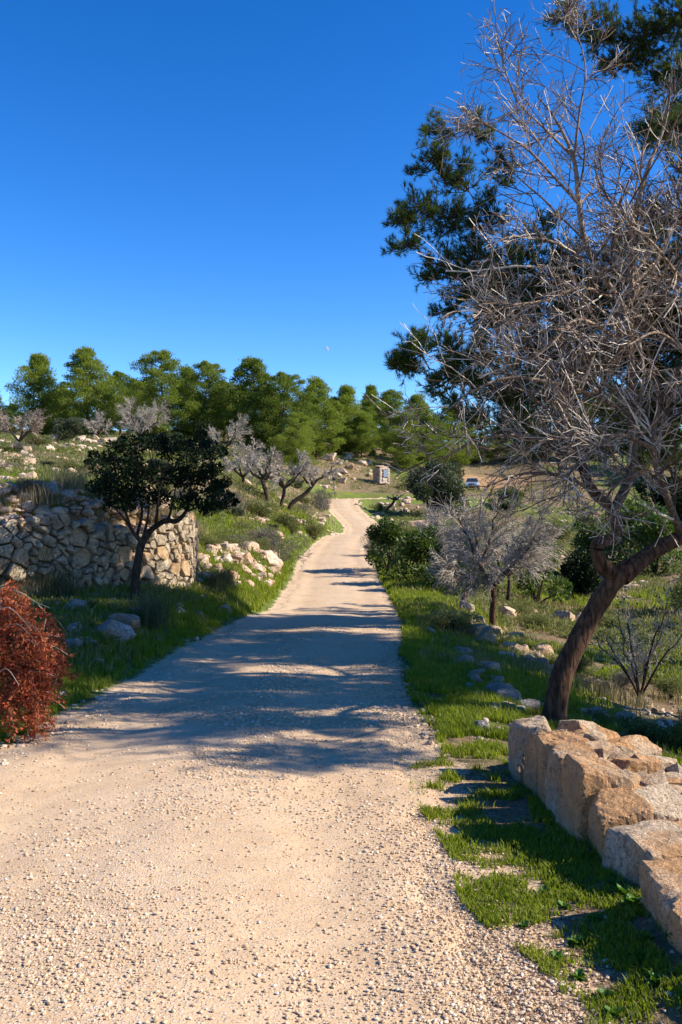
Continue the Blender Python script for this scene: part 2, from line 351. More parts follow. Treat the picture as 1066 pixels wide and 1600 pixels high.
# ------------------------------------------------------------------ ground sheet
def build_ground():
    ang = np.concatenate((np.linspace(-180, -34, 60, endpoint=False), np.linspace(-34, 34, 430, endpoint=False), np.linspace(34, 180, 60)))
    a = np.radians(ang); rr = np.concatenate((np.linspace(.3, 2.2, 10, endpoint=False), np.exp(np.linspace(math.log(2.2), math.log(175), 470)), np.exp(np.linspace(math.log(190), math.log(2500), 14))))
    A, RR = np.meshgrid(a, rr); X = (np.sin(A) * RR); Y = (np.cos(A) * RR)
    X = np.vstack(([[0] * X.shape[1]], X)); Y = np.vstack(([[0] * Y.shape[1]], Y))
    Z = height(X, Y); nr, na = X.shape
    idx = np.arange(nr * na).reshape(nr, na)
    q = np.stack((idx[:-1, :-1], idx[1:, :-1], idx[1:, 1:], idx[:-1, 1:]), -1).reshape(-1, 4)
    me = meshdata('ground', np.stack((X, Y, Z), -1).reshape(-1, 3), q, M_GROUND, True)
    x = X.ravel(); y = Y.ravel(); g, gr, oc = ground_masks(x, y)
    for nm, v in (('green', g), ('gravel', gr), ('ochre', oc)):
        at = me.attributes.new(nm, 'FLOAT', 'POINT'); at.data.foreach_set('value', v.astype(np.float32))
    tag(obj('ground', me), kind='structure')
def ground_masks(x, y):
    d, cx, cy, hw, side = near_road(x, y); e = d - hw
    r = np.hypot(x, y); n1 = fbm(x * .5, y * .5, 31)
    # green verge
    g = (1 - sstep(e, .9, 3.0)) * sstep(r, 5, 8) * .55 + .05
    g = g * np.where(side > 0, 1.0, 1.0)
    g = np.maximum(g, .56 * sstep(fbm(x * .12, y * .12, 41), .5, .6) * sstep(r, 15, 25))
    near = (1 - sstep(r, 7.2, 9.0)) * (side > 0)
    g = g * (1 - near * .8)
    gr = 1 - sstep(e, -.1, .55)
    gr = np.maximum(gr, near * (1 - sstep(e, .1, .8)) * .75)
    gr = np.where(side < 0, np.maximum(gr, (1 - sstep(r, 8, 11)) * (1 - sstep(e, .1, .6))), gr)
    px = 533 + F * x / np.maximum(y, .1)
    oc = sstep(y, 118, 126) * (1 - sstep(y, 140, 147)) * sstep(px, 700, 740) * (1 - sstep(px, 810, 870)) * .72
    oc = np.maximum(oc, .28 * sstep(fbm(x * .08 + 5, y * .3, 77), .62, .7) * (y > 95))
    oc = np.maximum(oc, .38 * np.exp(-((y - 116 - .02 * (px - 600)) / 2.5) ** 2) * (px > 560) * (px < 960))
    return g, gr, oc
build_ground()
def road_add(x, y, au):
    rut = -.022 * np.exp(-((au - .5) / .16) ** 2) + .012 * np.exp(-(au / .2) ** 2)
    return rut + .012 - .06 * sstep(au + (fbm(x * 1.7, y * 1.7, 19) - .5) * .5 + (fbm(x * 7, y * 7, 20) - .5) * .04, .70, 1.06) + (fbm(x * 9, y * 9, 15, 3) - .5) * .016
def build_road():
    seg = catmull([(x, y, h) for (y, x, h) in ROADC], 26 * 1)
    P = []
    for i in range(len(seg) - 1):                     # denser near the camera
        a, b = seg[i], seg[i + 1]; k = 4 if -1 < a[1] < 14 else 1
        for t in np.linspace(0, 1, k, endpoint=False): P.append(a + (b - a) * t)
    P = np.array(P); T = np.gradient(P[:, :2], axis=0); T /= np.linalg.norm(T, axis=1)[:, None]; Nn = np.stack((T[:, 1], -T[:, 0]), 1)
    u = np.linspace(-1, 1, 61); V = []; L = []
    X = P[:, None, 0] + Nn[:, None, 0] * u[None, :] * (P[:, 2:3] + .35); Y = P[:, None, 1] + Nn[:, None, 1] * u[None, :] * (P[:, 2:3] + .35)
    Z = height(X, Y, road=False); au = np.abs(u)[None, :]
    Z = Z + road_add(X, Y, au)
    nr, na = X.shape; idx = np.arange(nr * na).reshape(nr, na)
    q = np.stack((idx[:-1, :-1], idx[:-1, 1:], idx[1:, 1:], idx[1:, :-1]), -1).reshape(-1, 4)
    me = meshdata('gravel_road', np.stack((X, Y, Z), -1).reshape(-1, 3), q, M_ROAD, True)
    loose = .25 + .5 * np.exp(-((u[None, :] - .08 + .1 * np.sin(Y * .4)) / .22) ** 2) + .45 * sstep(au, .7, .95) + (fbm(X * .8, Y * .8, 6) - .5) * .7
    at = me.attributes.new('loose', 'FLOAT', 'POINT'); at.data.foreach_set('value', loose.ravel().astype(np.float32))
    tag(obj('gravel_road', me), kind='structure')
build_road()

# ------------------------------------------------------------------ small geometry generators
def ico(sub):
    import bmesh
    bm = bmesh.new(); bmesh.ops.create_icosphere(bm, subdivisions=sub, radius=1)
    V = np.array([v.co[:] for v in bm.verts]); Fc = np.array([[v.index for v in f.verts] for f in bm.faces]); bm.free(); return V, Fc
ICO = {k: ico(k) for k in (1, 2, 3, 4, 5)}
def unit(v): return v / np.maximum(np.linalg.norm(v, axis=-1, keepdims=True), 1e-9)
def noise3(P, s, seed, o=3):
    return (fbm(P[:, 0] * s + P[:, 2] * s * .73, P[:, 1] * s - P[:, 2] * s * .61, seed, o) + fbm(P[:, 2] * s + 9.2, P[:, 0] * s * .8 + P[:, 1] * s * .5, seed + 5, o)) / 2 - .5
def rock_mesh(name, size, seed, mat, sub=4, box=.7, rough=.07, extra=10, p=12.0):
    rg = np.random.default_rng(seed); D, Fc = ICO[sub]
    nrm = [(1, 0, 0), (-1, 0, 0), (0, 1, 0), (0, -1, 0), (0, 0, 1), (0, 0, -1)]; nn = []; hh = []
    for k in nrm:
        v = unit(np.array(k, float) + rg.normal(0, .3 * (1.2 - box), 3)); nn.append(v); hh.append(rg.uniform(.85, 1.0))
    for k in range(extra):
        v = unit(rg.normal(0, 1, 3)); nn.append(v); hh.append(rg.uniform(1.03, 1.45) if box > .9 else rg.uniform(.92, 1.3) if box > .6 else rg.uniform(.66, 1.02))
    nn = np.array(nn); hh = np.array(hh); t = np.maximum(D @ nn.T, 1e-3) / hh
    r = 1 / (np.maximum(t, 1e-3) ** (p * 3)).sum(1) ** (1 / (p * 3))
    P = D * r[:, None]
    P += unit(P) * (noise3(P, 1.6, seed, 4) * rough * 2.2 + noise3(P, 6, seed + 3, 3) * rough * .9 - np.abs(noise3(P, 3.3, seed + 8, 3)) * rough * 2.0)[:, None]
    P *= np.array(size) / 2
    return meshdata(name, P, Fc, mat, sub <= 2)
def tubes(P, Rr, sides=4, cap=False):
    """P (n,k,3), Rr (n,k) -> V,F quads"""
    n, k, _ = P.shape; T = np.gradient(P, axis=1); T = unit(T)
    ref = np.where(np.abs(T[:, :1, 2:3]) > .9, np.array([1., 0, 0]), np.array([0, 0, 1.])); ref = np.broadcast_to(ref, T.shape)
    A = unit(np.cross(T, ref)); B = np.cross(T, A); th = np.arange(sides) * 2 * np.pi / sides
    V = P[:, :, None, :] + Rr[:, :, None, None] * (np.cos(th)[None, None, :, None] * A[:, :, None, :] + np.sin(th)[None, None, :, None] * B[:, :, None, :])
    idx = np.arange(n * k * sides).reshape(n, k, sides); nx = np.roll(idx, -1, axis=2)
    q = np.stack((idx[:, :-1], nx[:, :-1], nx[:, 1:], idx[:, 1:]), -1).reshape(-1, 4)
    return V.reshape(-1, 3), q
class Acc:
    def __init__(s): s.V = []; s.F = []; s.n = 0
    def add(s, V, Fc): s.V.append(V); s.F.append(np.asarray(Fc) + s.n); s.n += len(V)
    def mesh(s, name, mat, smooth=False):
        ks = sorted({f.shape[1] for f in s.F}); return meshdata(name, np.vstack(s.V), [np.vstack([f for f in s.F if f.shape[1] == k]) for k in ks], mat, smooth)
def poly_tube(acc, pts, rad, sides=10, n=8, rough=0.0, seed=0):
    """hand-laid limb: smooth polyline tube with bark lumps"""
    S = catmull([(*p, r) for p, r in zip(pts, rad)], n); P = S[None, :, :3]; V, q = tubes(P, np.maximum(S[None, :, 3], .002), sides)
    if rough:
        c = np.repeat(S[:, :3], sides, axis=0); dv = V - c; V = c + dv * (1 + rough * 2 * noise3(V, 5.5, seed, 3) + rough * 1.2 * noise3(V * np.array([1, 1, .3]), 16, seed + 2, 2))[:, None]
    acc.add(V, q); return S
def branch_level(P, Rr, nchild, t0, t1, lratio, ang, up=0.0, wander=.25, k=5, rratio=.6, rend=.25, rg=RNG, lmin=.05, droop=0.0, out=None):
    n, kk, _ = P.shape; L = np.linalg.norm(np.diff(P, axis=1), axis=2).sum(1)
    i = np.repeat(np.arange(n), nchild); t = rg.uniform(t0, t1, len(i)); f = t * (kk - 1); j = np.minimum(f.astype(int), kk - 2); u = (f - j)[:, None]
    base = P[i, j] * (1 - u) + P[i, j + 1] * u; br = Rr[i, j] * (1 - u[:, 0]) + Rr[i, j + 1] * u[:, 0]
    T = unit(P[i, j + 1] - P[i, j]); rnd = rg.normal(0, 1, (len(i), 3)); side = unit(rnd - (rnd * T).sum(1, keepdims=True) * T)
    a = rg.uniform(ang[0], ang[1], len(i))[:, None]; D = T * np.cos(a) + side * np.sin(a); D[:, 2] += up; D = unit(D)
    if out is not None:
        o = unit(base - np.array(out)[None, :]); D = unit(D + o * .45)
    ln = np.maximum(L[i] * lratio * rg.uniform(.55, 1.25, len(i)) * (1.1 - .55 * t), lmin)
    Q = np.empty((len(i), k, 3)); Q[:, 0] = base; d = D
    for s in range(1, k):
        d = unit(d + rg.normal(0, wander, (len(i), 3)) + np.array([0, 0, up * .4 - droop])); Q[:, s] = Q[:, s - 1] + d * (ln / (k - 1))[:, None]
    r0 = br * rratio; RR = r0[:, None] * np.linspace(1, rend, k)[None, :]
    return Q, RR
def leaves(P, D, size, aspect=.45, rg=RNG, jitter=.6):
    """kite-shaped leaf at P pointing D"""
    n = len(P); D = unit(D + rg.normal(0, jitter, (n, 3))); s = unit(np.cross(D, rg.normal(0, 1, (n, 3)))); nn = np.cross(D, s)
    sz = (size * rg.uniform(.6, 1.3, n))[:, None]; w = sz * aspect * .5
    a = P; b = P + D * sz * .45 + s * w + nn * sz * .08; c = P + D * sz; d = P + D * sz * .45 - s * w + nn * sz * .08
    V = np.stack((a, b, c, d), 1).reshape(-1, 3); idx = np.arange(n * 4).reshape(n, 4); return V, idx
def in_ell(n, c, r, rg=RNG, shell=.35):
    v = unit(rg.normal(0, 1, (n, 3))); rad = rg.uniform(shell, 1, n) ** .5
    return np.array(c) + v * rad[:, None] * np.array(r), v
VR0 = [2 * np.array([v.co[:] for v in rock_mesh('t', (1, 1, 1), 720 + k, None, 2, .4, .08, 10).vertices]) for k in range(10)]
# ------------------------------------------------------------------ foreground retaining wall (big upright stones)
def stone_at(root, pxc, pyt, pyb, d, wx, dy, mat=M_ROCKW, rz=0, seed=0, box=.85, tilt=0, sink=.08, name='stone', rough=.06, sub=4):
    x = (pxc - 533) / F * d; zt = CAMZ + (800 - pyt) / F * d; zb = CAMZ + (800 - pyb) / F * d - sink; h = zt - zb
    me = rock_mesh(name, (wx, dy, h), seed, mat, sub, box, rough)
    o = obj(name, me, root); o.location = Vector((x, d, (zt + zb) / 2)) - root.location; o.rotation_euler = (tilt * .5, tilt, rz); return o
wroot = thing('stone_wall', (1.5, 5, -.1), 'low curved wall of big upright orange limestone blocks in the right foreground', 'stone wall')
# face stones: pixel column, top row, bottom row, distance, width across, depth along
for i, a in enumerate([
    (834, 1122, 1232, 6.3, .32, .34, 0.1), (856, 1138, 1242, 5.92, .28, .26, .2), (878, 1150, 1262, 5.6, .30, .26, .0), (896, 1166, 1280, 5.28, .28, .30, .12),
    (930, 1186, 1322, 4.92, .34, .44, .15), (972, 1248, 1352, 4.56, .30, .34, .1), (1030, 1300, 1400, 4.16, .42, .46, .1), (1092, 1360, 1470, 3.62, .38, .40, .1), (1150, 1420, 1540, 3.25, .4, .42, .1), (1240, 1500, 1640, 2.9, .4, .42, .1)]):
    stone_at(wroot, *a[:6], rz=a[6] + random.uniform(-.1, .1), seed=100 + i, box=.93, rough=.075, sub=5, tilt=random.uniform(-.07, .07))
# cap and backing stones: px, py of the middle of the top, d, wx, dy, h
caps = [(900,1130,6.55,.30,.35,.3),(935,1135,6.6,.34,.30,.3),(905,1163,5.95,.2,.24,.28),(970,1150,6.4,.36,.3,.3),(950,1165,5.95,.30,.28,.3),(925,1172,5.85,.18,.16,.24),(1005,1172,6.15,.34,.3,.3),(965,1188,5.6,.28,.26,.3),
 (1000,1198,5.55,.30,.24,.28),(1045,1195,5.9,.34,.3,.3),(975,1215,5.2,.30,.26,.3),(1020,1222,5.15,.28,.3,.26),(1062,1218,5.5,.34,.3,.3),(1100,1225,5.6,.4,.4,.35),(1010,1245,4.85,.24,.24,.26),(1050,1248,4.8,.3,.28,.28),(1095,1250,5.0,.3,.3,.3),
 (1140,1270,5.0,.4,.4,.35),(1085,1290,4.5,.34,.3,.3),(1130,1310,4.4,.34,.34,.35),(1150,1350,4.0,.36,.36,.35),(1200,1400,3.7,.4,.4,.4)]
for i, (px, py, d, wx, dy, h) in enumerate(caps):
    x = (px - 533) / F * d; z = CAMZ + (800 - py) / F * d
    o = obj('cap_stone', rock_mesh('cap_stone', (wx * 1.12, dy * 1.08, h * .8), 140 + i, M_ROCKW, 5, .6, .10), wroot)
    o.location = Vector((x, d, z - h * .37 + random.uniform(-.04, .02))) - wroot.location; o.rotation_euler = (random.uniform(-.22, .22), random.uniform(-.2, .2), random.uniform(0, 3))
rg = np.random.default_rng(4)
for i in range(46):      # smaller wedged stones between the caps
    px = rg.uniform(890, 1090); py = 1150 + (px - 890) * .62 + rg.uniform(-38, 34); d = np.interp(py, [1120, 1300], [6.5, 4.6]); x = (px - 533) / F * d; z = CAMZ + (800 - py) / F * d; s_ = rg.uniform(.09, .2)
    o = obj('cap_stone', rock_mesh('cap_stone', (s_ * 1.3, s_, s_ * .6), 840 + i, M_ROCKW, 3, .6, .08), wroot); o.location = Vector((x, d, z - s_ * .05)) - wroot.location; o.rotation_euler = (rg.uniform(-.3, .3), rg.uniform(-.3, .3), rg.uniform(0, 3))
# rubble core under the caps
a = Acc(); rg = np.random.default_rng(3)
path = catmull([(1.45, 6.65), (1.62, 6.1), (1.72, 5.5), (1.85, 5.0), (2.0, 4.5), (2.2, 4.0), (2.45, 3.4)], 12)
for i in range(240):
    p = path[rg.integers(len(path))]; z0 = hz(p[0], p[1]); x = p[0] + rg.uniform(-.22, .42); y = p[1] + rg.uniform(-.1, .1)
    D, Fc = VR0[i % 10], ICO[2][1]; s = rg.uniform(.07, .13, 3); topz = {True: .42}.get(True)
    zt = CAMZ + (800 - 1150) / F * 6.3 if y > 6 else CAMZ - (.26 * 5.6 + (5.6 - y) * .06)
    z = rg.uniform(z0, max(z0 + .02, min(zt - .2, z0 + .28))); V = D * s * (1 + noise3(D, 1.5, i, 2)[:, None] * .7) + (x, y, z); a.add(V, Fc)
o = obj('rubble_core', a.mesh('rubble_core', M_ROCKW, False), wroot); o.location = -wroot.location; o['kind'] = 'stuff'

# ------------------------------------------------------------------ rocks lying about
ROCKV = {}
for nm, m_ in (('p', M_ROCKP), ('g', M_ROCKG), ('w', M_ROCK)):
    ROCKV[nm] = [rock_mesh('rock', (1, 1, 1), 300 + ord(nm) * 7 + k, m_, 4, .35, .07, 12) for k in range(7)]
ROCKS = []
def rock(p, s, kind='p', label='', group=None, flat=.7, sink=.3, rz=None): ROCKS.append((s / p[1] * (1 if group else 50), p, s, kind, label, group, flat, sink))
def flush_rocks():
    ROCKS.sort(key=lambda r: -r[0]); rest = Acc()
    for i, (_, p, s, kind, label, group, flat, sink) in enumerate(ROCKS):
        me = random.choice(ROCKV[kind]); h = s * flat * random.uniform(.75, 1.2); sc_ = (s * random.uniform(.85, 1.3), s * random.uniform(.7, 1.1), h); ro = (random.uniform(-.35, .35), random.uniform(-.35, .35), random.uniform(0, 6.28)); lc = (p[0], p[1], p[2] + h * (.5 - sink))
        if i < 295:
            o = obj('rock', me); o.scale = sc_; o.rotation_euler = ro; o.location = lc; tag(o, label, 'rock', group)
        else:
            V = VR0[i % 10] * np.array(sc_) * .5; V = V @ np.array(Matrix.Rotation(ro[2], 3, 'Z')).T + np.array(lc); rest.add(V, ICO[2][1])
    tag(obj('small_rocks', rest.mesh('small_rocks', M_ROCKP)), 'smallest pale rocks lying between the larger ones on the slopes', 'small rocks', None, 'stuff')
# single rocks (px, py, size px wide, kind, label)
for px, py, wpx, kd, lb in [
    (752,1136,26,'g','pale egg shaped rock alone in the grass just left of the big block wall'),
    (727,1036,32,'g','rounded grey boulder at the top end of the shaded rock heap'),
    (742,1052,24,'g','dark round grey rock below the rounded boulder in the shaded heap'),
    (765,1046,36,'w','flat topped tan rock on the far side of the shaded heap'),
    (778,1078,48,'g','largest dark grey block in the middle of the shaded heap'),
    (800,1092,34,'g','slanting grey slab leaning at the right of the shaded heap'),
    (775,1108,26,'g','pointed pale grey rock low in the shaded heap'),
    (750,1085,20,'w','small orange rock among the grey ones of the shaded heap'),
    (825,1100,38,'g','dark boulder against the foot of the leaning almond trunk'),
    (737,985,42,'w','big smooth tan boulder at the upper end of the sunlit rubble line'),
    (758,1000,36,'w','second big tan boulder of the sunlit rubble line, next below the smooth one'),
    (845,1016,40,'p','largest pale block near the trunk at the right end of the rubble line'),
    (803,995,30,'p','pale rounded rock right of the small bare tree trunk'),
    (172,985,58,'g','large pale wedge shaped slab on the shaded bank below the stone wall'),
    (195,972,52,'g','long grey slab behind the wedge shaped slab'),
    (122,947,34,'g','grey block fallen at the foot of the stone wall'),
    (112,1010,28,'g','blueish grey rock beside the shaded red leaves'),
    (143,1008,22,'g','low grey rock between the red bush and the big slabs'),
    (155,1035,12,'p','small white stone in the grass near the red bush'),
    (352,953,22,'g','lone grey rock on the grass at the left road edge'),
    (120,985,30,'g','grey rock wedged left of the large slabs'),
    (418,873,38,'p','tall pointed pale rock in front of the grey shrub'),
    (430,893,16,'w','small upright reddish rock at the end of the rubble heap'),
    (310,960,16,'g','small grey stone in the shade under the tree'),
    (657,818,26,'p','round mossy pale boulder right of the far road bend'),
    (910,968,26,'g','grey boulder by the dark hollow beyond the leaning trunk'),
    (880,965,30,'p','pale rock half seen left of the dark hollow'),
    (795,958,24,'p','pale rock beyond the trunk of the front small bare tree'),
    (1010,1100,24,'p','pale rock at the foot of the leafless bush'),
    (935,1115,22,'g','grey rock on the slope behind the block wall'),
    (982,1122,26,'w','reddish rock on the slope behind the block wall'),
    ]:
    p = ray(px, py + wpx * .25); rock(p, wpx * p.y / F * 1.1, kd, lb, flat=.75)
def heap(n, area, s0, s1, kd, label, group, seed, flat=.7):
    rg = random.Random(seed)
    for i in range(n):
        px = rg.uniform(area[0], area[2]); 
        c = area[1] + (area[3] - area[1]) * (px - area[0]) / (area[2] - area[0]) if len(area) > 5 else None
        py = rg.uniform(area[1], area[3]) if c is None else c + rg.gauss(0, area[4])
        p = ray(px, py); s = (s0 + (s1 - s0) * rg.random() ** 2) * p.y / F; rock(p, s, kd if len(kd) == 1 else rg.choice(kd), label, group, flat, .25)
heap(120, (296, 862, 430, 918), 9, 30, 'ppw', 'pale limestone rock in the sunlit rubble heap right of the stone wall', 'rocks of the sunlit rubble heap', 1)
heap(34, (345, 850, 388, 880), 10, 30, 'pw', 'pale limestone rock in the sunlit rubble heap right of the stone wall', 'rocks of the sunlit rubble heap', 11)
heap(90, (725, 975, 865, 1045, 9, 1), 8, 28, 'ppw', 'tan limestone rock in the sunlit rubble line beside the leaning trunk', 'rocks of the sunlit rubble line', 2)
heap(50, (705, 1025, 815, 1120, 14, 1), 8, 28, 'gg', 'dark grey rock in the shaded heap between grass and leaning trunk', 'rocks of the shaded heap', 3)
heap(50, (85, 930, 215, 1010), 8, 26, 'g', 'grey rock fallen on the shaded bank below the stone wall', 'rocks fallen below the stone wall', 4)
heap(30, (220, 920, 330, 960), 6, 16, 'gw', 'small brownish rock in the shade under the round dark tree', 'small rocks under the dark tree', 14)
heap(50, (0, 705, 50, 770), 8, 24, 'p', 'pink limestone rock of the outcrop at the left edge of the hillside', 'rocks of the left edge outcrop', 5)
heap(34, (0, 688, 215, 706), 8, 18, 'p', 'pale rock in the long outcrop below the hilltop pines', 'rocks of the hilltop outcrop', 6)
heap(16, (330, 680, 480, 720), 6, 12, 'p', 'pale rock in the long outcrop below the hilltop pines', 'rocks of the hilltop outcrop', 6)
heap(16, (475, 800, 520, 845), 7, 18, 'p', 'white rock on the inner bank left of the winding road', 'rocks on the left bank of the winding road', 7)
heap(40, (505, 705, 585, 765), 5, 16, 'ppw', 'pale rock on the slope left of the stone pillar', 'rocks on the slope by the pillar', 8)
heap(26, (588, 783, 640, 806), 6, 12, 'pw', 'pale rock in the heap inside the far road bend', 'rocks inside the far bend', 9)
heap(22, (860, 985, 990, 1050), 6, 20, 'ppw', 'pale rock on the slope right of the leaning trunk', 'rocks on the right slope', 10)
heap(24, (1000, 1085, 1066, 1160), 7, 20, 'pw', 'reddish pale rock on the slope behind the block wall', 'rocks behind the block wall', 12)
heap(18, (880, 1105, 1000, 1140), 6, 16, 'gw', 'reddish pale rock on the slope behind the block wall', 'rocks behind the block wall', 13)
heap(16, (860, 690, 960, 740), 6, 16, 'p', 'pale rock on the far slope above the orange dirt track', 'rocks above the dirt track', 15)

# ------------------------------------------------------------------ dry stone wall on the left
wl = thing('stone_wall', (-5, 16.5, 0), 'tall rough dry stone wall behind the round dark tree on the left', 'stone wall')
WP = catmull(WALL, 14); cl = np.concatenate(([0], np.cumsum(np.hypot(*np.diff(WP, axis=0).T)))); WL = cl[-1]
def wall_pt(s):
    x = np.interp(s, cl, WP[:, 0]); y = np.interp(s, cl, WP[:, 1]); e = .1; t = np.array((np.interp(s + e, cl, WP[:, 0]) - np.interp(s - e, cl, WP[:, 0]), np.interp(s + e, cl, WP[:, 1]) - np.interp(s - e, cl, WP[:, 1]))); return x, y, t / np.linalg.norm(t)
rg = np.random.default_rng(5); VR = [np.array([v.co[:] for v in rock_mesh('t', (1, 1, 1), 700 + k, None, 3, .75, .07, 8).vertices]) for k in range(10)]
seeds = []
for k in range(9000):
    s = rg.uniform(2.0, WL - .05); z = rg.uniform(-.9, 1.95); rad = .055 + .15 * rg.random() ** 2.4
    if all(math.hypot((s - a[0]) * .85, (z - a[1]) * 1.2) > (rad + a[2]) * .86 for a in seeds): seeds.append((s, z, rad))
SD = np.array(seeds); stones = []; Dn, Fcn = ICO[4]
for i, (s, z, rad) in enumerate(seeds):
    x, y, t = wall_pt(s); g0 = hz(x + t[1] * .35, y - t[0] * .35)
    top = TOPZ - .02 - .22 * (s < 5.3) + .34 * (vnoise(np.array([s * 1.7]), np.array([2.]), 3)[0] - .5) - .45 * max(0, (s - WL + 2.2) / 2.2)
    if z > top - rad * .3 or z < g0 - .15: continue
    dv = np.stack((SD[:, 0] - s, SD[:, 1] - z), 1); dist = np.hypot(*dv.T); nb = np.where((dist > 0) & (dist < .95))[0]
    nn = [(dv[j, 0] / dist[j] + rg.normal(0, .05), rg.normal(0, .12), dv[j, 1] / dist[j] + rg.normal(0, .04)) for j in nb]; hh = [max(.02, (dist[j] ** 2 + rad ** 2 - SD[j, 2] ** 2) / (2 * dist[j]) - rg.uniform(.002, .016)) for j in nb]
    for sg in (-1, 1): nn.append((rg.normal(0, .16), sg, rg.normal(0, .16))); hh.append(.16 + rg.uniform(-.06, .06))
    for k in range(4): nn.append((rg.normal(0, 1), -1.2, rg.normal(0, 1))); hh.append(.15 + rad * .45)
    nn += [(1, 0, 0), (-1, 0, 0), (0, 0, 1), (0, 0, -1)]; hh += [.4, .4, .3, .3]
    nn = unit(np.array(nn)); hh = np.array(hh); r_ = 1 / ((np.maximum(Dn @ nn.T, 1e-3) / hh) ** 70).sum(1) ** (1 / 70); P = Dn * r_[:, None]; P += Dn * (noise3(P + i, 9, i, 3) * .035)[:, None]
    off = rg.uniform(-.05, .05); ex = np.array((t[0], t[1], 0)); ey = np.array((-t[1], t[0], 0)); V = P[:, :1] * ex + (P[:, 1:2] + off) * ey + P[:, 2:3] * np.array([0, 0, 1.]); stones.append((rad, V, (x, y, z)))
stones.sort(key=lambda c: -c[0]); acc = Acc(); print('wall stones', len(stones))
for i, (rad, V, P) in enumerate(stones):
    if i < 99: o = obj('stone', meshdata('stone', V, Fcn, M_ROCKWALL, False), wl); o.location = Vector(P) - wl.location
    else: acc.add(V + np.array(P) - np.array(wl.location), Fcn)
if acc.n: tag(obj('small_stones', acc.mesh('small_stones', M_ROCKWALL, False), wl), kind='stuff')
# earth core behind the face
vv = []; 
for s_ in np.linspace(2.0, WL, 90):
    x, y, t = wall_pt(s_); n_ = np.array((-t[1], t[0]))
    topz = TOPZ - .42 - .3 * max(0, (s_ - WL + 2.4) / 2.4)
    g0 = hz(x + t[1] * .35, y - t[0] * .35) - .3
    for (o_, z_) in ((.06, g0), (.06, topz), (.5, topz + .05), (.5, g0)): vv.append((x + n_[0] * o_, y + n_[1] * o_, z_))
idx = np.arange(len(vv)).reshape(-1, 4); q = [np.stack((idx[:-1, k], idx[1:, k], idx[1:, (k + 1) % 4], idx[:-1, (k + 1) % 4]), -1) for k in range(4)]
o = obj('earth_core', meshdata('earth_core', np.array(vv), np.vstack(q), plain('dark_earth', (.07, .05, .035), .95)), wl); o.location = -wl.location
# loose rubble on the terrace
def scatter_stones(name, label, pts, s0, s1, mat, seed, flat=.7, sub=1, kind='stuff', lift=.2, smooth=False):
    rg = np.random.default_rng(seed); D, Fc = ICO[sub]; n = len(pts); nv = len(D)
    base = np.stack([D * (1 + noise3(D * 1.3, 1.7, 50 + k, 2)[:, None] * .9) for k in range(8)]); b = base[rg.integers(0, 8, n)]
    s = (s0 + (s1 - s0) * rg.random(n) ** 3.2)[:, None, None] * np.stack((rg.uniform(.8, 1.3, n), rg.uniform(.7, 1.1, n), rg.uniform(.55, 1, n) * flat), -1)[:, None, :] * .5
    b = b * s; th = rg.uniform(0, 6.28, n); c, s_ = np.cos(th)[:, None], np.sin(th)[:, None]
    V = np.stack((b[:, :, 0] * c - b[:, :, 1] * s_, b[:, :, 0] * s_ + b[:, :, 1] * c, b[:, :, 2]), -1) + pts[:, None, :] + (np.array([0, 0, 1]) * s[:, :, 2:3] * lift)
    Fi = (Fc[None] + (np.arange(n) * nv)[:, None, None]).reshape(-1, 3)
    o = obj(name, meshdata(name, V.reshape(-1, 3), Fi, mat, smooth)); return tag(o, label, None if kind is None else name.replace('_', ' '), None, kind)
rg = np.random.default_rng(8)
X = rg.uniform(-9, -3.4, 9000); Y = rg.uniform(14.5, 23, 9000); sd = terr_sd(X, Y)
m = (sd > .08) & (sd < 2.1) & (rg.random(9000) < 1.3 - sd * .4); X, Y = X[m], Y[m]
scatter_stones('wall_rubble', 'loose pinkish rubble lying on top of the terrace behind the dry stone wall', np.stack((X, Y, height(X, Y)), -1), .08, .34, M_ROCKP, 1, sub=2, flat=.8, smooth=True)
# scattered small stones on hillside and verges
n = 16000; r = np.exp(rg.uniform(math.log(6), math.log(120), n)); an = rg.uniform(-.46, .46, n); X = np.sin(an) * r; Y = np.cos(an) * r
d, cx, cy, hw, side = near_road(X, Y); m = (d > hw + .05) & (fbm(X * .35, Y * .35, 61) + .35 * fbm(X * 2, Y * 2, 62) > .72) ; X, Y, r = X[m], Y[m], r[m]
Z = height(X, Y)
for lo, hi, s0, s1 in ((0, 14, .015, .09), (14, 40, .04, .28), (40, 130, .12, .75)):
    k = (r >= lo) & (r < hi); scatter_stones('scattered_stones', 'small pale stones strewn over the grassy slopes' , np.stack((X, Y, Z), -1)[k], s0, s1, M_ROCKP, int(lo) + 2, sub=2, smooth=True)

# ------------------------------------------------------------------ gravel on the road
def pebm():
    m, n, out = newmat('pebble_stone'); g = N(n, 'ShaderNodeNewGeometry'); rn = g.outputs['Random Per Island']
    col = ramp(n, rn, [(0, (.36, .24, .145)), (.3, (.52, .37, .225)), (.7, (.57, .425, .28)), (.93, (.62, .50, .37)), (.975, (.70, .62, .52)), (1, (.36, .19, .10))])
    princ(n, out, col, .9, None, .15); return m
M_PEB = pebm()
rg = np.random.default_rng(21); n = 330000
r = np.exp(rg.uniform(math.log(2.3), math.log(17), n)); an = rg.uniform(-.48, .42, n); X = np.sin(an) * r; Y = np.cos(an) * r
d, cx, cy, hw, side = near_road(X, Y); u = (d * side) / hw
dens = .06 + .85 * np.exp(-((u - .05 + .15 * np.sin(Y * .5)) / .25) ** 2) + .55 * np.exp(-((np.abs(u) - 1.0) / .22) ** 2)
dens = dens * (.35 + 1.3 * sstep(fbm(X * 1.1, Y * 1.1, 71), .38, .62)) + .3 * sstep(fbm(X * .6 + 4, Y * .45, 72), .52, .66)
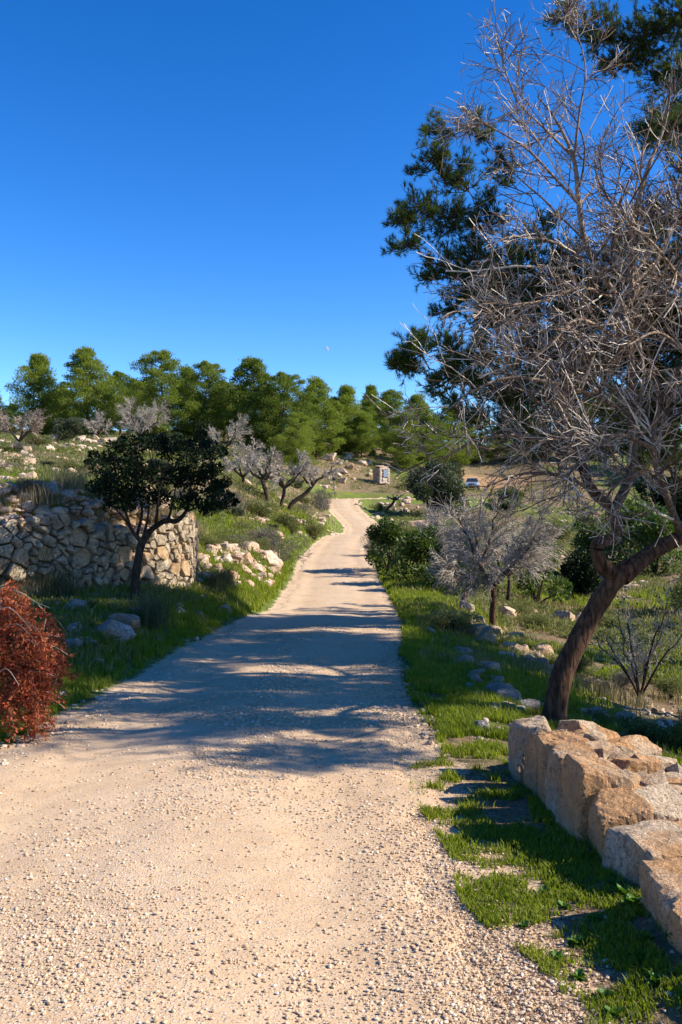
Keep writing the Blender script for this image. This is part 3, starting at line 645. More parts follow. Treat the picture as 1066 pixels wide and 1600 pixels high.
dens = dens * np.clip(sstep(u, 1.9, 1.1) if False else 1 - sstep(np.abs(u), 1.15, 2.0), 0, 1) * np.where(side < 0, 1 - sstep(np.abs(u), 1.0, 1.12), 1)
dens = dens * (.22 + .3 * sstep(X + .25 * (Y - 4), -.9, .1)) * np.where(side < 0, 1, 1 - .75 * sstep(u, 1.1, 1.35))
m = rg.random(n) < dens; X, Y, r, u = X[m], Y[m], r[m], u[m]
d, cx, cy, hw, side = near_road(X, Y); Z = np.maximum(np.where(d < hw + .35, height(X, Y, road=False) + road_add(X, Y, d / (hw + .35)), -99), height(X, Y)) + .003
for lo, hi, s0, s1 in ((0, 4.5, .0045, .021), (4.5, 8, .006, .024), (8, 20, .012, .038)):
    k = (r >= lo) & (r < hi); scatter_stones('gravel', 'loose pale gravel strewn over the road surface', np.stack((X, Y, Z), -1)[k], s0, s1, M_PEB, 5 + int(lo), sub=1)
for px, py, wp in ((552,1494,16),(1045,1560,12),(455,1432,12),(70,1275,8),(205,1500,12),(515,1525,10),(310,1510,8)):
    p = ray(px, py); rock(p, wp * p.y / F, 'w', 'fist sized tan stone lying loose on the sunlit foreground gravel', 'loose stones on the road', .8, .2)

flush_rocks()
# ------------------------------------------------------------------ grass
def blades(P, h, wd, rg, lean=.45):
    n = len(P); th = rg.uniform(0, 6.283, n); a = np.stack((np.cos(th), np.sin(th), np.zeros(n)), 1); b = np.stack((-np.sin(th), np.cos(th), np.zeros(n)), 1)
    ln = rg.normal(0, lean, (n, 1)); h = h[:, None]; wd = wd[:, None]; up = np.array([0, 0, 1.])
    m = P + up * h * .55 + b * ln * h * .3; t = P + up * h * .95 + b * ln * h * .95 + a * rg.normal(0, .2, (n, 1)) * h
    V = np.stack((P - a * wd, P + a * wd, m + a * wd * .75, m - a * wd * .75, t), 1).reshape(-1, 3); i = np.arange(n)[:, None] * 5
    return V, i + np.array([[0, 1, 2, 3]]), i + np.array([[3, 2, 4]])
def grass_obj(name, label, P, h, wd, mat, rg, lean=.45):
    V, q, t = blades(P, h, wd, rg, lean); me = meshdata(name, V, [t, q], mat); return tag(obj(name, me), label, name.replace('_', ' '), None, 'stuff')
rg = np.random.default_rng(31)
n = 900000; r = np.exp(rg.uniform(math.log(2.6), math.log(60), n)); an = rg.uniform(-.42, .46, n); X = np.sin(an) * r; Y = np.cos(an) * r
d, cx, cy, hw, side = near_road(X, Y); e = d - hw
nz = fbm(X * 1.4, Y * 1.4, 81); nz2 = fbm(X * 3.5, Y * 3.5, 82, 3)
right = side > 0
# right, close: clumps between the gravel edge and the block wall
nz3 = fbm(X * 6.5, Y * 5.0, 83, 3)
k1 = right & (Y < 7.5) & (e > -.14 + .25 * nz + .32 * (1 - sstep(Y, 3.1, 4.1))) & (X < 1.95) & (nz * .42 + nz3 * .75 + .05 * sstep(e, .1, .6) - .22 * sstep(Y, 5.8, 7.4) + .05 * (1 - sstep(Y, 3.4, 4.8)) + (rg.random(n) - .5) * .16 > .60)
k2 = right & (Y >= 6.8) & (e > .05 + .5 * nz2) & (e < 3.2) & (rg.random(n) < .95 * (1 - sstep(e, 1.2, 3.2))) & (nz2 + .3 * sstep(Y, 7, 12) > .5)
k3 = (~right) & (Y > 5.5) & (e > .1 + .5 * nz2) & (e < 4) & (rg.random(n) < 1 - sstep(e, 1.2, 3.2)) & (terr_sd(X, Y) < -.1) & (nz2 > .3)
k4 = (r > 14) & (e > 1) & (fbm(X * .12, Y * .12, 41) > .53) & (nz2 > .5) & (rg.random(n) < .8)
k = k1 | k2 | k3 | k4; X, Y, r, e, nz2 = X[k], Y[k], r[k], e[k], nz2[k]; P = np.stack((X, Y, height(X, Y) - .005), -1)
hh = np.clip(.018 + .0045 * r, 0, .16) * rg.uniform(.5, 1.5, len(X)) * (.5 + nz2) * np.where((Y > 7), 1.25, .9); ww = np.clip(.0016 + .00042 * r, 0, .02) * rg.uniform(.7, 1.4, len(X))
print('grass blades', len(X))
grass_obj('grass', 'short bright green grass along the road verges and in patches on the slopes', P, hh, ww, M_GRASS, rg)
# dry grass
n = 120000; r = np.exp(rg.uniform(math.log(7), math.log(70), n)); an = rg.uniform(-.42, .46, n); X = np.sin(an) * r; Y = np.cos(an) * r
d, cx, cy, hw, side = near_road(X, Y); e = d - hw
m = (e > .5) & (fbm(X * .4, Y * .4, 95) > .54) & (fbm(X * 3, Y * 3, 96) > .5); X, Y, r = X[m], Y[m], r[m]
grass_obj('dry_grass', 'thin straw coloured dry grass standing among the scrub', np.stack((X, Y, height(X, Y)), -1), np.clip(.08 + .006 * r, 0, .4) * rg.uniform(.5, 1.4, len(X)), np.clip(.0015 + .0004 * r, 0, .02), M_DRYGRASS, rg, .3)

# fallen leaf litter on the bare soil of the near right verge
rg = np.random.default_rng(44); n = 26000; r = np.exp(rg.uniform(math.log(2.8), math.log(10), n)); an = rg.uniform(-.1, .42, n); X = np.sin(an) * r; Y = np.cos(an) * r; d, cx, cy, hw, side = near_road(X, Y); e = d - hw
m = (side > 0) & (e > -.15) & (e < 1.6) & (fbm(X * 1.6, Y * 1.6, 97) + .3 * rg.random(n) > .66); X, Y = X[m], Y[m]; D = unit(rg.normal(0, 1, (len(X), 3)) * np.array([1, 1, .25])); V, q = leaves(np.stack((X, Y, height(X, Y) + .008), -1), D, .018, .3, rg, .1)
M_LIT = leafmat('leaf_litter', [(.06, .03, .018), (.16, .08, .045), (.30, .19, .11), (.40, .30, .2)], 2, .1)
tag(obj('leaf_litter', meshdata('leaf_litter', V, q, M_LIT)), 'brown leaf litter and straw scattered on the soil beside the block wall', 'leaf litter', None, 'stuff')
# ------------------------------------------------------------------ weeds by the block wall
def weed_mesh(seed):
    rg = np.random.default_rng(seed); acc = Acc()
    for k in range(rg.integers(22, 34)):
        th = rg.uniform(0, 6.28); el = rg.uniform(.2, 1.1); L = rg.uniform(.03, .07); D = np.array((math.cos(th) * math.cos(el), math.sin(th) * math.cos(el), math.sin(el)))
        n = 5; t = np.linspace(0, 1, n)[:, None]; C_ = D * L * t + np.array([0, 0, -.35]) * L * t ** 2; sd_ = unit(np.cross(D, [0, 0, 1.])); wv = (np.array([.12, .35, .55, .42, .02]) * L * .42)[:, None]
        V = np.vstack((C_ - sd_ * wv, C_, C_ + sd_ * wv)); V[:n, 2] += .006; V[2 * n:, 2] += .006
        q = [(i, i + 1, i + 1 + n, i + n) for i in range(n - 1)] + [(i + n, i + 1 + n, i + 1 + 2 * n, i + 2 * n) for i in range(n - 1)]; acc.add(V, np.array(q))
    return acc.mesh('weed', M_WEED, True)
WM = [weed_mesh(k) for k in range(4)]
for i, (px, py, s) in enumerate([(975,1400,1.6),(990,1415,1.5),(960,1385,1.3),(1015,1425,1.3),(1055,1450,1.5),(1060,1480,1.6),(930,1440,1.1),(900,1475,1.2),(870,1500,1.0),(945,1560,1.1),(1000,1500,1.2),(1030,1540,1.3),(905,1530,1),(850,1395,1),(880,1420,1.1),(1010,1470,1.2),(960,1590,1.1),(820,1450,.9)]):
    p = ray(px, py); o = obj('weed', WM[i % 4]); o.location = p; o.scale = (s * .7,) * 3; o.rotation_euler.z = i * 1.3
    tag(o, 'low broad leaved weed growing at the foot of the block wall', 'weed', 'weeds at the foot of the block wall')
# red-orange stems and clump
# ------------------------------------------------------------------ shrubs
def shrub_mesh(seed, lobes=14, n=260, leaf=.07, mat=M_SHRUB, H=.85, asp=.5, spread=.5, stemmat=M_BARKD):
    """unit-ish shrub: radius ~.5, height ~1"""
    rg = np.random.default_rng(seed); acc = Acc(); st = []; sr = []
    for k in range(lobes):
        th = rg.uniform(0, 6.28); rr = rg.uniform(.05, spread * .8) ; z = rg.uniform(.15, H) * (1 - .35 * (rr / spread) ** 2); c = np.array((math.cos(th) * rr, math.sin(th) * rr, z)); rad = rg.uniform(.13, .26)
        P, v = in_ell(n, c, (rad, rad, rad * .85), rg, .15); P[:, 2] = np.abs(P[:, 2]); D = unit(v + np.array([0, 0, .5])); V, q = leaves(P, D, leaf, asp, rg, .6); acc.add(V, q)
        t = np.linspace(0, 1, 5)[:, None]; st.append(np.array((rg.uniform(-.04, .04), rg.uniform(-.04, .04), -.05)) * (1 - t) + c * t + rg.normal(0, .02, (5, 3)) * t); sr.append(np.linspace(.018, .005, 5))
    V, q = tubes(np.array(st), np.array(sr), 4); return acc.mesh('foliage', mat), meshdata('stem', V, q, stemmat, True)
def shrub_proto(seed, **k):
    f, s = shrub_mesh(seed, **k); root = thing('shrub', (0, 0, 0), 'x', 'shrub'); obj('foliage', f, root); obj('stem', s, root); return root
protos = {'g': [shrub_proto(40 + k, leaf=.06) for k in range(3)], 'o': [shrub_proto(50 + k, mat=M_OLIVE, n=950, leaf=.055, asp=.4, lobes=22) for k in range(2)],
          's': [shrub_proto(60 + k, mat=M_SCRUB, n=260, leaf=.06, asp=.3, H=.7) for k in range(3)], 'd': [shrub_proto(70 + k, mat=M_GREYSHRUB, n=320, leaf=.10, asp=.07, lobes=16, stemmat=M_TWIGD) for k in range(2)],
          'k': [shrub_proto(80 + k, mat=M_CAROB, n=240, leaf=.08) for k in range(2)]}
used = set()
def shrub(px, py, wpx, hpx, kind, label, group=None, d=None, name=None):
    p = ray(px, py) if d is None else G(px, d); pr = random.choice(protos[kind]); s = wpx * p.y / F; sz = hpx * p.y / F
    p = p - Vector((0, 0, .03)); key = pr.children[0].data.name; first = key not in used; used.add(key)
    o = place(pr, first, p, rz=random.uniform(0, 6.28), s=s, sz=sz, label=label)
    if group: o['group'] = group
    elif 'group' in o: del o['group']
    if name: o.name = name; o['category'] = name.replace('_', ' ')
    return o
for a in [
 (608,893,84,88,'g','dark green leafy shrub touching the right road edge before the bends'),
 (655,912,112,104,'g','large glossy green shrub, middle one of the row right of the road'),
 (702,925,100,105,'g','green shrub behind the thin leaning trunk of the small bare trees'),
 (632,855,70,42,'s','greyish scrub bush above the green shrubs right of the road'),
 (590,872,44,46,'d','greyish twiggy shrub at the road edge beside the green shrub'),
 (835,945,110,120,'g','tall rounded green shrub behind the front small bare tree'),
 (800,800,60,40,'g','bright green tree top just below the orange track'),
 (432,878,92,68,'d','rounded purplish grey dry shrub beside the left road edge'),
 (395,858,60,30,'s','low grey green shrub left of the purplish shrub'),
 (322,855,60,24,'s','low olive green bush between the wall and the purplish shrub'),
 (490,842,50,52,'s','scrub bush on the inner bank of the first road bend'),
 (455,835,60,45,'s','olive green scrub bush under the leaning bare trees'),
 (505,800,40,40,'d','brownish scrub bush at the left edge of the second bend'),
 (405,812,70,40,'s','wide low bush beneath the twisted dark trunks'),
 (360,800,60,40,'d','grey brown dry bush right of the round dark tree'),
 (316,698,34,42,'k','small very dark green bushy tree right above the round dark tree'),
 (335,712,28,34,'g','yellow green small bush beside the very dark little tree'),
 (268,708,44,34,'o','olive coloured bush between two grey bare trees on the hill'),
 (45,775,56,34,'d','brownish dry bush on the slope above the stone wall at left'),
 (120,735,60,22,'s','olive scrub patch on the upper left slope'),
 (60,700,50,28,'s','dull green bush on the rocky crest at left'),
 (110,690,50,40,'o','grey green bush under the second pine'),
 (905,935,60,80,'k','dark bush in the hollow beyond the leaning trunk'),
 (940,905,110,110,'g','big dark green bush behind the leaning trunk'),
 (1020,900,120,120,'g','wide green bush behind the forked trunk at the right edge'),
 (1075,960,110,110,'s','olive bush cut by the right edge below the big fork'),
 (990,850,120,80,'g','bushy green tree far behind the crown of the bare almond'),
 (1060,830,120,90,'k','dark bushy tree at the far right edge'),
 (870,850,70,50,'s','olive green bush on the far slope below the track'),
 (690,985,26,24,'g','small leafy green plant on the verge under the boulders'),
 (845,985,70,36,'s','grey green scrub bush between the small bare tree and leaning trunk'),
 (810,965,60,30,'s','low green bush behind the front small bare tree'),
 (900,1050,70,40,'s','olive scrub bush just right of the leaning trunk'),
 (960,1075,80,40,'d','brown grey dry bush left of the leafless bush'),
 (1050,1090,70,44,'s','olive scrub bush right of the leafless bush'),
 (1010,1165,90,52,'g','dark green bush behind the crest of the block wall'),
 (950,1130,60,34,'s','low scrub bush between leaning trunk and block wall'),
 (1060,1175,60,60,'g','green bush at the right edge behind the block wall'),
 (595,800,22,14,'g','small green plant right of the second bend'),
 (520,690,34,20,'d','brown bush below the pines left of the pillar'),
 (583,715,16,14,'g','small bright green bush under the pines above the pillar'),
 (640,765,40,22,'s','low bush right of the stone pillar'),
 ]: shrub(*a)
shrub(676, 828, 92, 96, 'o', 'big grey green olive tree right of the far road bend', d=80, name='olive_tree')
shrub(790, 798, 52, 34, 'g', 'bright green small tree right behind the crown of the bare trees')
#shrub(755, 840, 60, 60, 'd', 'grey twiggy thicket left behind the small bare tree')
rr_ = random.Random(9)
for i in range(110):
    px = rr_.choice((rr_.uniform(0, 520), rr_.uniform(0, 480), rr_.uniform(620, 1066))); py = rr_.uniform(705, 860) if px < 520 else rr_.uniform(735, 1000)
    p = ray(px, py); d_ = near_road(np.array([p.x]), np.array([p.y]))
    if d_[0][0] < d_[3][0] + 1.2 or terr_sd(np.array([p.x]), np.array([p.y]))[0] > -.3 or p.y < 14: continue
    wp = rr_.uniform(.6, 1.4) * F / p.y; shrub(px, py, wp, wp * rr_.uniform(.4, .65), rr_.choice('sssdo'), 'low rounded scrub bush on the slopes either side of the road', 'low scrub bushes on the slopes')
# low scrub ground cover
rg = np.random.default_rng(55); n = 15000; r = np.exp(rg.uniform(math.log(12), math.log(135), n)); an = rg.uniform(-.42, .46, n); X = np.sin(an) * r; Y = np.cos(an) * r
d, cx, cy, hw, side = near_road(X, Y); m = (d > hw + .9 + .03 * r * .3) & (terr_sd(X, Y) < .3) & (fbm(X * .25, Y * .25, 51) > np.where(r > 55, .22, .40)) & ~((side > 0) & (d < hw + 2.2) & (Y < 30)); X, Y, r = X[m], Y[m], r[m]
s = np.clip(.12 + .006 * r, 0, .6) * rg.uniform(.6, 1.3, len(X)); Z = height(X, Y); kk = 34; i = np.repeat(np.arange(len(X)), kk); v = unit(rg.normal(0, 1, (len(i), 3))); v[:, 2] = np.abs(v[:, 2])
P = np.stack((X, Y, Z), -1)[i] + v * (s[i] * rg.uniform(.3, 1, len(i)))[:, None] * np.array([1, 1, .55]); V, q = leaves(P, unit(v + [0, 0, .4]), np.ones(len(i)) * .04 + .25 * s[i], .3, rg, .5)
tag(obj('scrub', meshdata('scrub', V, q, M_SCRUB)), 'low olive and brown scrub carpeting the hillsides', 'scrub', None, 'stuff')

# ------------------------------------------------------------------ pines on the hilltop
def pine_mesh(seed, H=12, Wd=7, low=.12, lobes=46, n=300, taper=.6):
    rg = np.random.default_rng(seed); acc = Acc(); tr = Acc()
    lean = rg.normal(0, .05, 2); top = np.array((lean[0] * H, lean[1] * H, H * .93)); mid = np.array((lean[0] * H * .3 + rg.normal(0, .2), lean[1] * H * .3, H * .5))
    poly_tube(tr, [(0, 0, -.3), (0, 0, 1.2), mid, top], [.26, .22, .14, .03], 8, 6, .1, seed)
    st = []; sr = []
    for k in range(lobes):
        z = low + (1 - low) * (k + .5) / lobes; f = math.sin(min(1, (1 - z) * 1.7 + .12) * math.pi / 2) * (.55 + .45 * min(1, (z - low) / .22)); f = f * taper + (1 - taper) * f * f + .05
        th = k * 2.4 + rg.uniform(-.5, .5); rr = Wd / 2 * f * rg.uniform(.2, 1.12); zz = z * H
        base = np.array((lean[0] * zz * .6, lean[1] * zz * .6, max(.6, zz - rr * .35))); c = np.array((base[0] + math.cos(th) * rr, base[1] + math.sin(th) * rr, zz)); rad = rg.uniform(.6, 1.5) * (.55 + .45 * f) * H / 12
        P, v = in_ell(int(n * (.6 + rad * .5)), c, (rad * 1.15, rad * 1.15, rad * .6), rg, .05); P = c + (P - c) * np.where(rg.random(len(P)) < .25, rg.uniform(1, 1.45, len(P)), 1)[:, None]; V, q = leaves(P, unit(v * .6 + np.array([0, 0, .8])), .30 * H / 12, .34, rg, .55); acc.add(V, q)
        t = np.linspace(0, 1, 5)[:, None]; st.append(base * (1 - t) + c * t + rg.normal(0, .06, (5, 3)) * t); sr.append(np.linspace(.07, .02, 5))
    V, q = tubes(np.array(st), np.array(sr), 4); tr.add(V, q); return acc.mesh('crown', M_PINE), tr.mesh('trunk', M_BARKP, True)
PP = []
for k, (H, Wd, low, tp) in enumerate([(12, 8.4, .04, .75), (12, 6.4, .05, .5), (12, 10.5, .03, .9), (12, 9, .16, .85), (12, 4.6, .25, .4), (12, 10, .05, .95)]):
    cr, tr = pine_mesh(200 + k, H, Wd, low, 84, 330, tp); root = thing('pine_tree', (0, 0, 0), 'x', 'pine tree'); obj('crown', cr, root); obj('trunk', tr, root); PP.append(root)
usedp = set()
def pine(px, d, top, v, label, group=None):
    p = G(px, d); p.z -= .1; H = (CAMZ + (800 - top - 7) / F * d) - p.z; root = PP[v]; first = v not in usedp; usedp.add(v); s = H / 12
    o = place(root, first, p, rz=random.uniform(0, 6.28), s=s, sz=s, label=label)
    if group: o['group'] = group
    elif 'group' in o: del o['group']
for a in [
 (-12,110,600,1,'pine cut by the left edge of the skyline'), (66,108,550,1,'narrow pointed pine, first whole one from the left of the skyline'), (136,106,540,0,'tall pine second from the left with a forked top'),
 (188,118,576,3,'darker pine half hidden right of the fork topped one'), (100,122,600,3,'low dark pine between the two leftmost tall pines'),
 (255,104,546,2,'left half of the broadest pine clump, rising to the skyline'), (318,106,562,2,'right half of the broadest pine clump with bright green flank'), (225,120,590,5,'dark pine behind the grey bare tree on the hill'),
 (398,104,556,0,'tall pine just right of the skyline gap'), (440,102,580,2,'broad bright green pine in the middle of the skyline'), (495,108,588,0,'pine with drooping bright flank left of the small rounded ones'),
 (462,95,640,2,'short bright green pine standing in front of the middle ones'), (545,118,598,1,'narrow pine at the low end of the skyline'), (577,134,598,4,'thin sparse pine showing sky through its crown'),
 (612,128,606,5,'pine behind the stone pillar touching the near pine needles'), (520,124,618,3,'lower pine between two skyline pines'), (565,116,640,3,'flat bottomed pine with bare trunk above the slope rocks'),
 (630,112,640,5,'pine right of the stone pillar with low dark branches'), (668,118,640,3,'pine with bare straight trunk behind the twigs'), (650,140,612,0,'far pine behind the row near the twigs'),
 (700,136,630,0,'pine above the silver car'), (745,150,635,5,'far pine over the orange track'), (790,150,640,2,'far broad pine right of the orange track'), (840,150,648,0,'distant pine seen through the lower twigs'),
 (890,148,650,5,'distant pine behind the upper fork'), (940,146,655,2,'distant broad pine behind the twigs near the right edge'), (1000,140,652,0,'distant pine near the right edge'), (1050,135,650,3,'distant pine at the right edge'),
 (350,112,590,3,'low pine filling the gap left of the skyline notch'), (20,125,625,3,'low distant pine near the left edge'), (160,125,600,5,'low pine between tall pines on the left'), (-60,100,560,0,'pine beyond the left edge of the view'), (290,125,575,0,'pine peeping behind the broadest clump'), (1110,130,640,2,'pine beyond the right edge of the view'),
 (420,125,600,5,'low dark pine seen between the middle ones'), (80,132,608,2,'far low pine between the two leftmost tall ones'), (215,132,590,0,'far pine top behind the broad clump'), (345,135,606,2,'far low pine in the skyline notch'),
 (375,128,600,0,'far pine right of the skyline notch'), (480,134,612,2,'far pine behind the middle of the row'), (535,138,618,5,'far pine behind the low end of the row'), (600,142,622,2,'farthest pine above the stone pillar'), (-40,130,615,2,'far pine at the left edge of the skyline'), (660,146,628,5,'farthest pine left of the silver car')]: pine(*a)

# ------------------------------------------------------------------ bare trees
def bare_tree_mesh(seed, H, Wd, trunk_h=.3, mat_t=M_BARKD, mat_c=M_TWIGD, dense=1.0, forks=4, tr=.09, lean=(0, 0), thin=1.0, zflat=.6):
    rg = np.random.default_rng(seed); T = Acc(); th0 = rg.uniform(0, 6.28); fork = np.array((lean[0], lean[1], H * trunk_h))
    poly_tube(T, [(0, 0, -.2), (lean[0] * .1, 0, H * trunk_h * .3), (lean[0] * .7 + .02, lean[1] * .5, H * trunk_h * .7), tuple(fork)], [tr * 1.5, tr * 1.1, tr, tr * .9], 9, 6, .12, seed)
    Ls = []; Rs = []
    for k in range(forks):
        th = th0 + k * 6.283 / forks + rg.uniform(-.4, .4); end = fork + np.array((math.cos(th) * Wd * .33, math.sin(th) * Wd * .33, H * (1 - trunk_h) * rg.uniform(zflat * .6, .85)))
        t = np.linspace(0, 1, 6)[:, None]; mid = fork * .5 + end * .5 + np.array((math.cos(th), math.sin(th), -.3)) * Wd * .06
        P = (1 - t) ** 2 * fork + 2 * t * (1 - t) * mid + t * t * end; P[1:-1] += rg.normal(0, .03 * H, (4, 3)) * .5; Ls.append(P); Rs.append(np.linspace(tr * .8, tr * .25, 6))
    P0 = np.array(Ls); R0 = np.array(Rs); V, q = tubes(P0, R0, 7); T.add(V, q)
    A = Acc(); sh = np.array(fork) + [0, 0, H * .1]
    P1, R1 = branch_level(P0, R0, int(9 * dense), .25, 1, .55, (.4, 1.1), .1, .25, 5, .55, .35, rg, out=sh); V, q = tubes(P1, np.maximum(R1, .008 * thin), 4); A.add(V, q)
    P2, R2 = branch_level(P1, R1, int(8 * dense), .15, 1, .6, (.4, 1.1), .02, .16, 5, .6, .5, rg, out=sh, droop=.07); V, q = tubes(P2, np.maximum(R2, .006 * thin), 3); A.add(V, q)
    P3, R3 = branch_level(P2, R2, int(7 * dense), .1, 1, .75, (.4, 1.2), -.05, .14, 4, .7, .6, rg, out=sh, droop=.10); V, q = tubes(P3, np.maximum(R3, .004 * thin), 3); A.add(V, q)
    return T.mesh('trunk', mat_t, True), A.mesh('crown', mat_c)
def bare(px, py, H, Wd, label, seed, d=None, **k):
    p = G(px, d) if d else ray(px, py); t, c = bare_tree_mesh(seed, H, Wd, **k); root = thing('bare_tree', p, label, 'bare tree'); obj('trunk', t, root); obj('crown', c, root); return root
bare(770, 988, 2.95, 3.3, 'front small bare tree with grey dome of twigs and brown trunk', 401, d=20, dense=1.35, tr=.07, mat_t=M_BARK, mat_c=M_TWIGD, forks=6, trunk_h=.34, zflat=.5)
bare(722, 952, 2.8, 2.9, 'smaller bare tree with leaning trunk, left behind the front one', 402, d=23, dense=1.2, tr=.06, lean=(.35, 0), mat_t=M_BARK, forks=5, trunk_h=.38)
bare(795, 900, 2.9, 3.2, 'third bare tree crown behind the front small one', 403, d=28, dense=1.2, tr=.06, forks=5)
bare(222, 700, 4.2, 5.2, 'largest pale grey bare tree below the broad pines on the hill', 404, d=72, dense=1.15, tr=.10, thin=1.3, forks=6, trunk_h=.25)
bare(155, 700, 2.8, 3.6, 'small grey bare tree between the first pines on the hill', 405, d=80, thin=1.3, forks=5, trunk_h=.2)
bare(352, 706, 3.4, 4.0, 'grey bare tree on the hill right of the dark little tree', 406, d=72, thin=1.4, forks=5, trunk_h=.25)
bare(30, 700, 3.2, 4.2, 'bushy pale bare tree at the left edge of the hilltop', 407, d=62, thin=1.5, mat_c=M_TWIG, forks=6, trunk_h=.18)
bare(418, 790, 3.3, 3.2, 'bare tree with upright twisted mossy trunk above the left bank', 408, d=50, thin=1.8, tr=.11, lean=(-.3, 0), trunk_h=.4)
bare(440, 792, 3.4, 3.6, 'bare tree with dark straight trunk, middle one above the left bank', 409, d=51, thin=1.8, tr=.10, lean=(.15, 0), trunk_h=.35, forks=5)
bare(452, 790, 3.0, 3.4, 'bare tree whose dark trunk leans far right above the left bank', 410, d=52, thin=1.8, tr=.12, lean=(1.4, 0), trunk_h=.55)
bare(380, 775, 2.6, 3.2, 'bushy grey bare tree just right of the round dark tree', 411, d=53, thin=1.8, forks=5, trunk_h=.2)
bare(603, 803, 2.2, 2.0, 'small crooked bare tree in the heap inside the far bend', 412, d=80, thin=1.6, tr=.12, lean=(.8, 0), trunk_h=.6, dense=.7)
bare(708, 900, 2.6, 2.6, 'brownish bare shrub tree left of the small bare trees', 413, d=33, thin=1.5, forks=5, trunk_h=.2)
#bare(700, 850, 2.8, 3.4, 'grey bare tree behind the row of green shrubs', 415, d=52, thin=1.8, forks=5, trunk_h=.2)
# leafless multi-stem bush on the right slope
def twig_bush(px, d, H, Wd, label, seed, stems=11):
    rg = np.random.default_rng(seed); p = G(px, d); Ls = []; Rs = []
    for k in range(stems):
        th = rg.uniform(0, 6.28); end = np.array((math.cos(th) * Wd * .42 * rg.uniform(.3, 1), math.sin(th) * Wd * .42, H * rg.uniform(.55, 1))); t = np.linspace(0, 1, 6)[:, None]
        P = end * t + np.array([0, 0, .25 * H]) * t * (1 - t) + rg.normal(0, .04, (6, 3)) * t; Ls.append(P); Rs.append(np.linspace(.02, .006, 6))
    P0, R0 = np.array(Ls), np.array(Rs); root = thing('bare_bush', p, label, 'bush'); V, q = tubes(P0, R0, 5); obj('stem', meshdata('stem', V, q, M_BARKD, True), root)
    A = Acc(); P1, R1 = branch_level(P0, R0, 9, .2, 1, .45, (.3, .9), .1, .2, 5, .55, .4, rg); V, q = tubes(P1, np.maximum(R1, .003), 3); A.add(V, q); P2, R2 = branch_level(P1, R1, 6, .2, 1, .5, (.3, .9), .1, .2, 4, .7, .5, rg); V, q = tubes(P2, np.maximum(R2, .0025), 3); A.add(V, q)
    obj('twigs', A.mesh('twigs', M_TWIGD), root)
    pts = P2[:, -1]; pts = pts[rg.random(len(pts)) < .7]; V, q = leaves(np.repeat(pts, 3, 0), np.repeat(unit(pts), 3, 0), .035, .5, rg, .8); obj('leaves', meshdata('leaves', V, q, M_SHRUB), root)
twig_bush(1000, 12.6, 1.4, 1.7, 'open leafless bush with forked stems on the right slope', 420)
twig_bush(745, 30, 1.2, 1.8, 'thin pale twiggy bush left of the leaning small trunk', 421, 8)

# ------------------------------------------------------------------ round dark tree (carob) before the wall
def build_carob():
    d = 16.2; b = G(213, d); root = thing('carob_tree', b, 'small round dark evergreen tree in shade in front of the stone wall', 'tree')
    L = lambda px, py, dd=0: tuple(np.array(W(px, py, d + dd)) - np.array(b)); T = Acc(); rg = np.random.default_rng(77)
    poly_tube(T, [(0, 0, -.25), L(212, 905), L(216, 875), L(222, 848), L(236, 828)], [.10, .085, .075, .07, .055], 10, 6, .14, 1)
    ends = []
    for pts, rad in [([L(236,828), L(258,814,.1), L(276,814,.15), L(290,800,.1), L(300,775,.1)], [.055,.05,.045,.032,.015]), ([L(278,815,.1), L(292,796), L(298,770,-.2)], [.03,.022,.012]), ([L(262,815,.1), L(268,795,.3), L(275,760,.4)], [.03,.022,.01]),
        ([L(222,848), L(206,828,-.1), L(196,800,-.2), L(180,770,-.3)], [.045,.035,.026,.012]), ([L(214,838,0), L(222,800,.3), L(215,760,.4)], [.035,.025,.012]), ([L(244,820), L(246,795,-.4), L(250,755,-.5)], [.032,.024,.012]), ([L(205,826), L(190,805,.2), L(165,780,.3)], [.025,.018,.009]), ([L(225,838), L(232,800,-.3), L(235,750,-.3)], [.03,.02,.01]),
        ([L(290,800), L(312,790,-.2), L(335,770,-.2)], [.022,.015,.008])]:
        S = poly_tube(T, pts, rad, 7, 5, .1, 3); ends.append(S[-1, :3])
    obj('trunk', T.mesh('trunk', M_BARKD, True), root)
    A = Acc(); B = []; BR = []
    lobes = [(160,770,24),(175,740,26),(165,720,20),(200,715,30),(190,765,28),(225,700,26),(240,735,32),(225,770,28),(265,705,28),(275,745,32),(262,780,22),(300,715,28),(310,755,30),(300,785,20),(335,740,26),(345,770,22),(325,790,16),(205,785,20),(152,750,16),(245,690,20),(285,692,18),(185,700,18),(320,700,16),(350,755,14),(215,740,30),(180,790,14),(355,785,10),(338,715,14),(150,715,10),(205,690,12),(310,685,10)]
    for (px, py, rp) in lobes:
        for rep in range(3):
            dd = rg.uniform(-1.0, 1.0); c = np.array(L(px + rg.uniform(-13, 13), py + rg.uniform(-10, 10), dd)); r_ = rp * d / F * rg.uniform(.4, .85)
            P, v = in_ell(int(60 + rp * 6), c, (r_ * 1.1, r_ * 1.2, r_ * .8), rg, .1); V, q = leaves(P, unit(v + [0, 0, .3]), .062, .55, rg, .7); A.add(V, q)
            e = min(ends, key=lambda e: np.linalg.norm(e - c)); t = np.linspace(0, 1, 4)[:, None]; B.append(e * (1 - t) + c * t + rg.normal(0, .02, (4, 3))); BR.append(np.linspace(.014, .004, 4))
    obj('crown', A.mesh('crown', M_CAROB), root); V, q = tubes(np.array(B), np.array(BR), 4); obj('twigs', meshdata('twigs', V, q, M_BARKD, True), root)
build_carob()

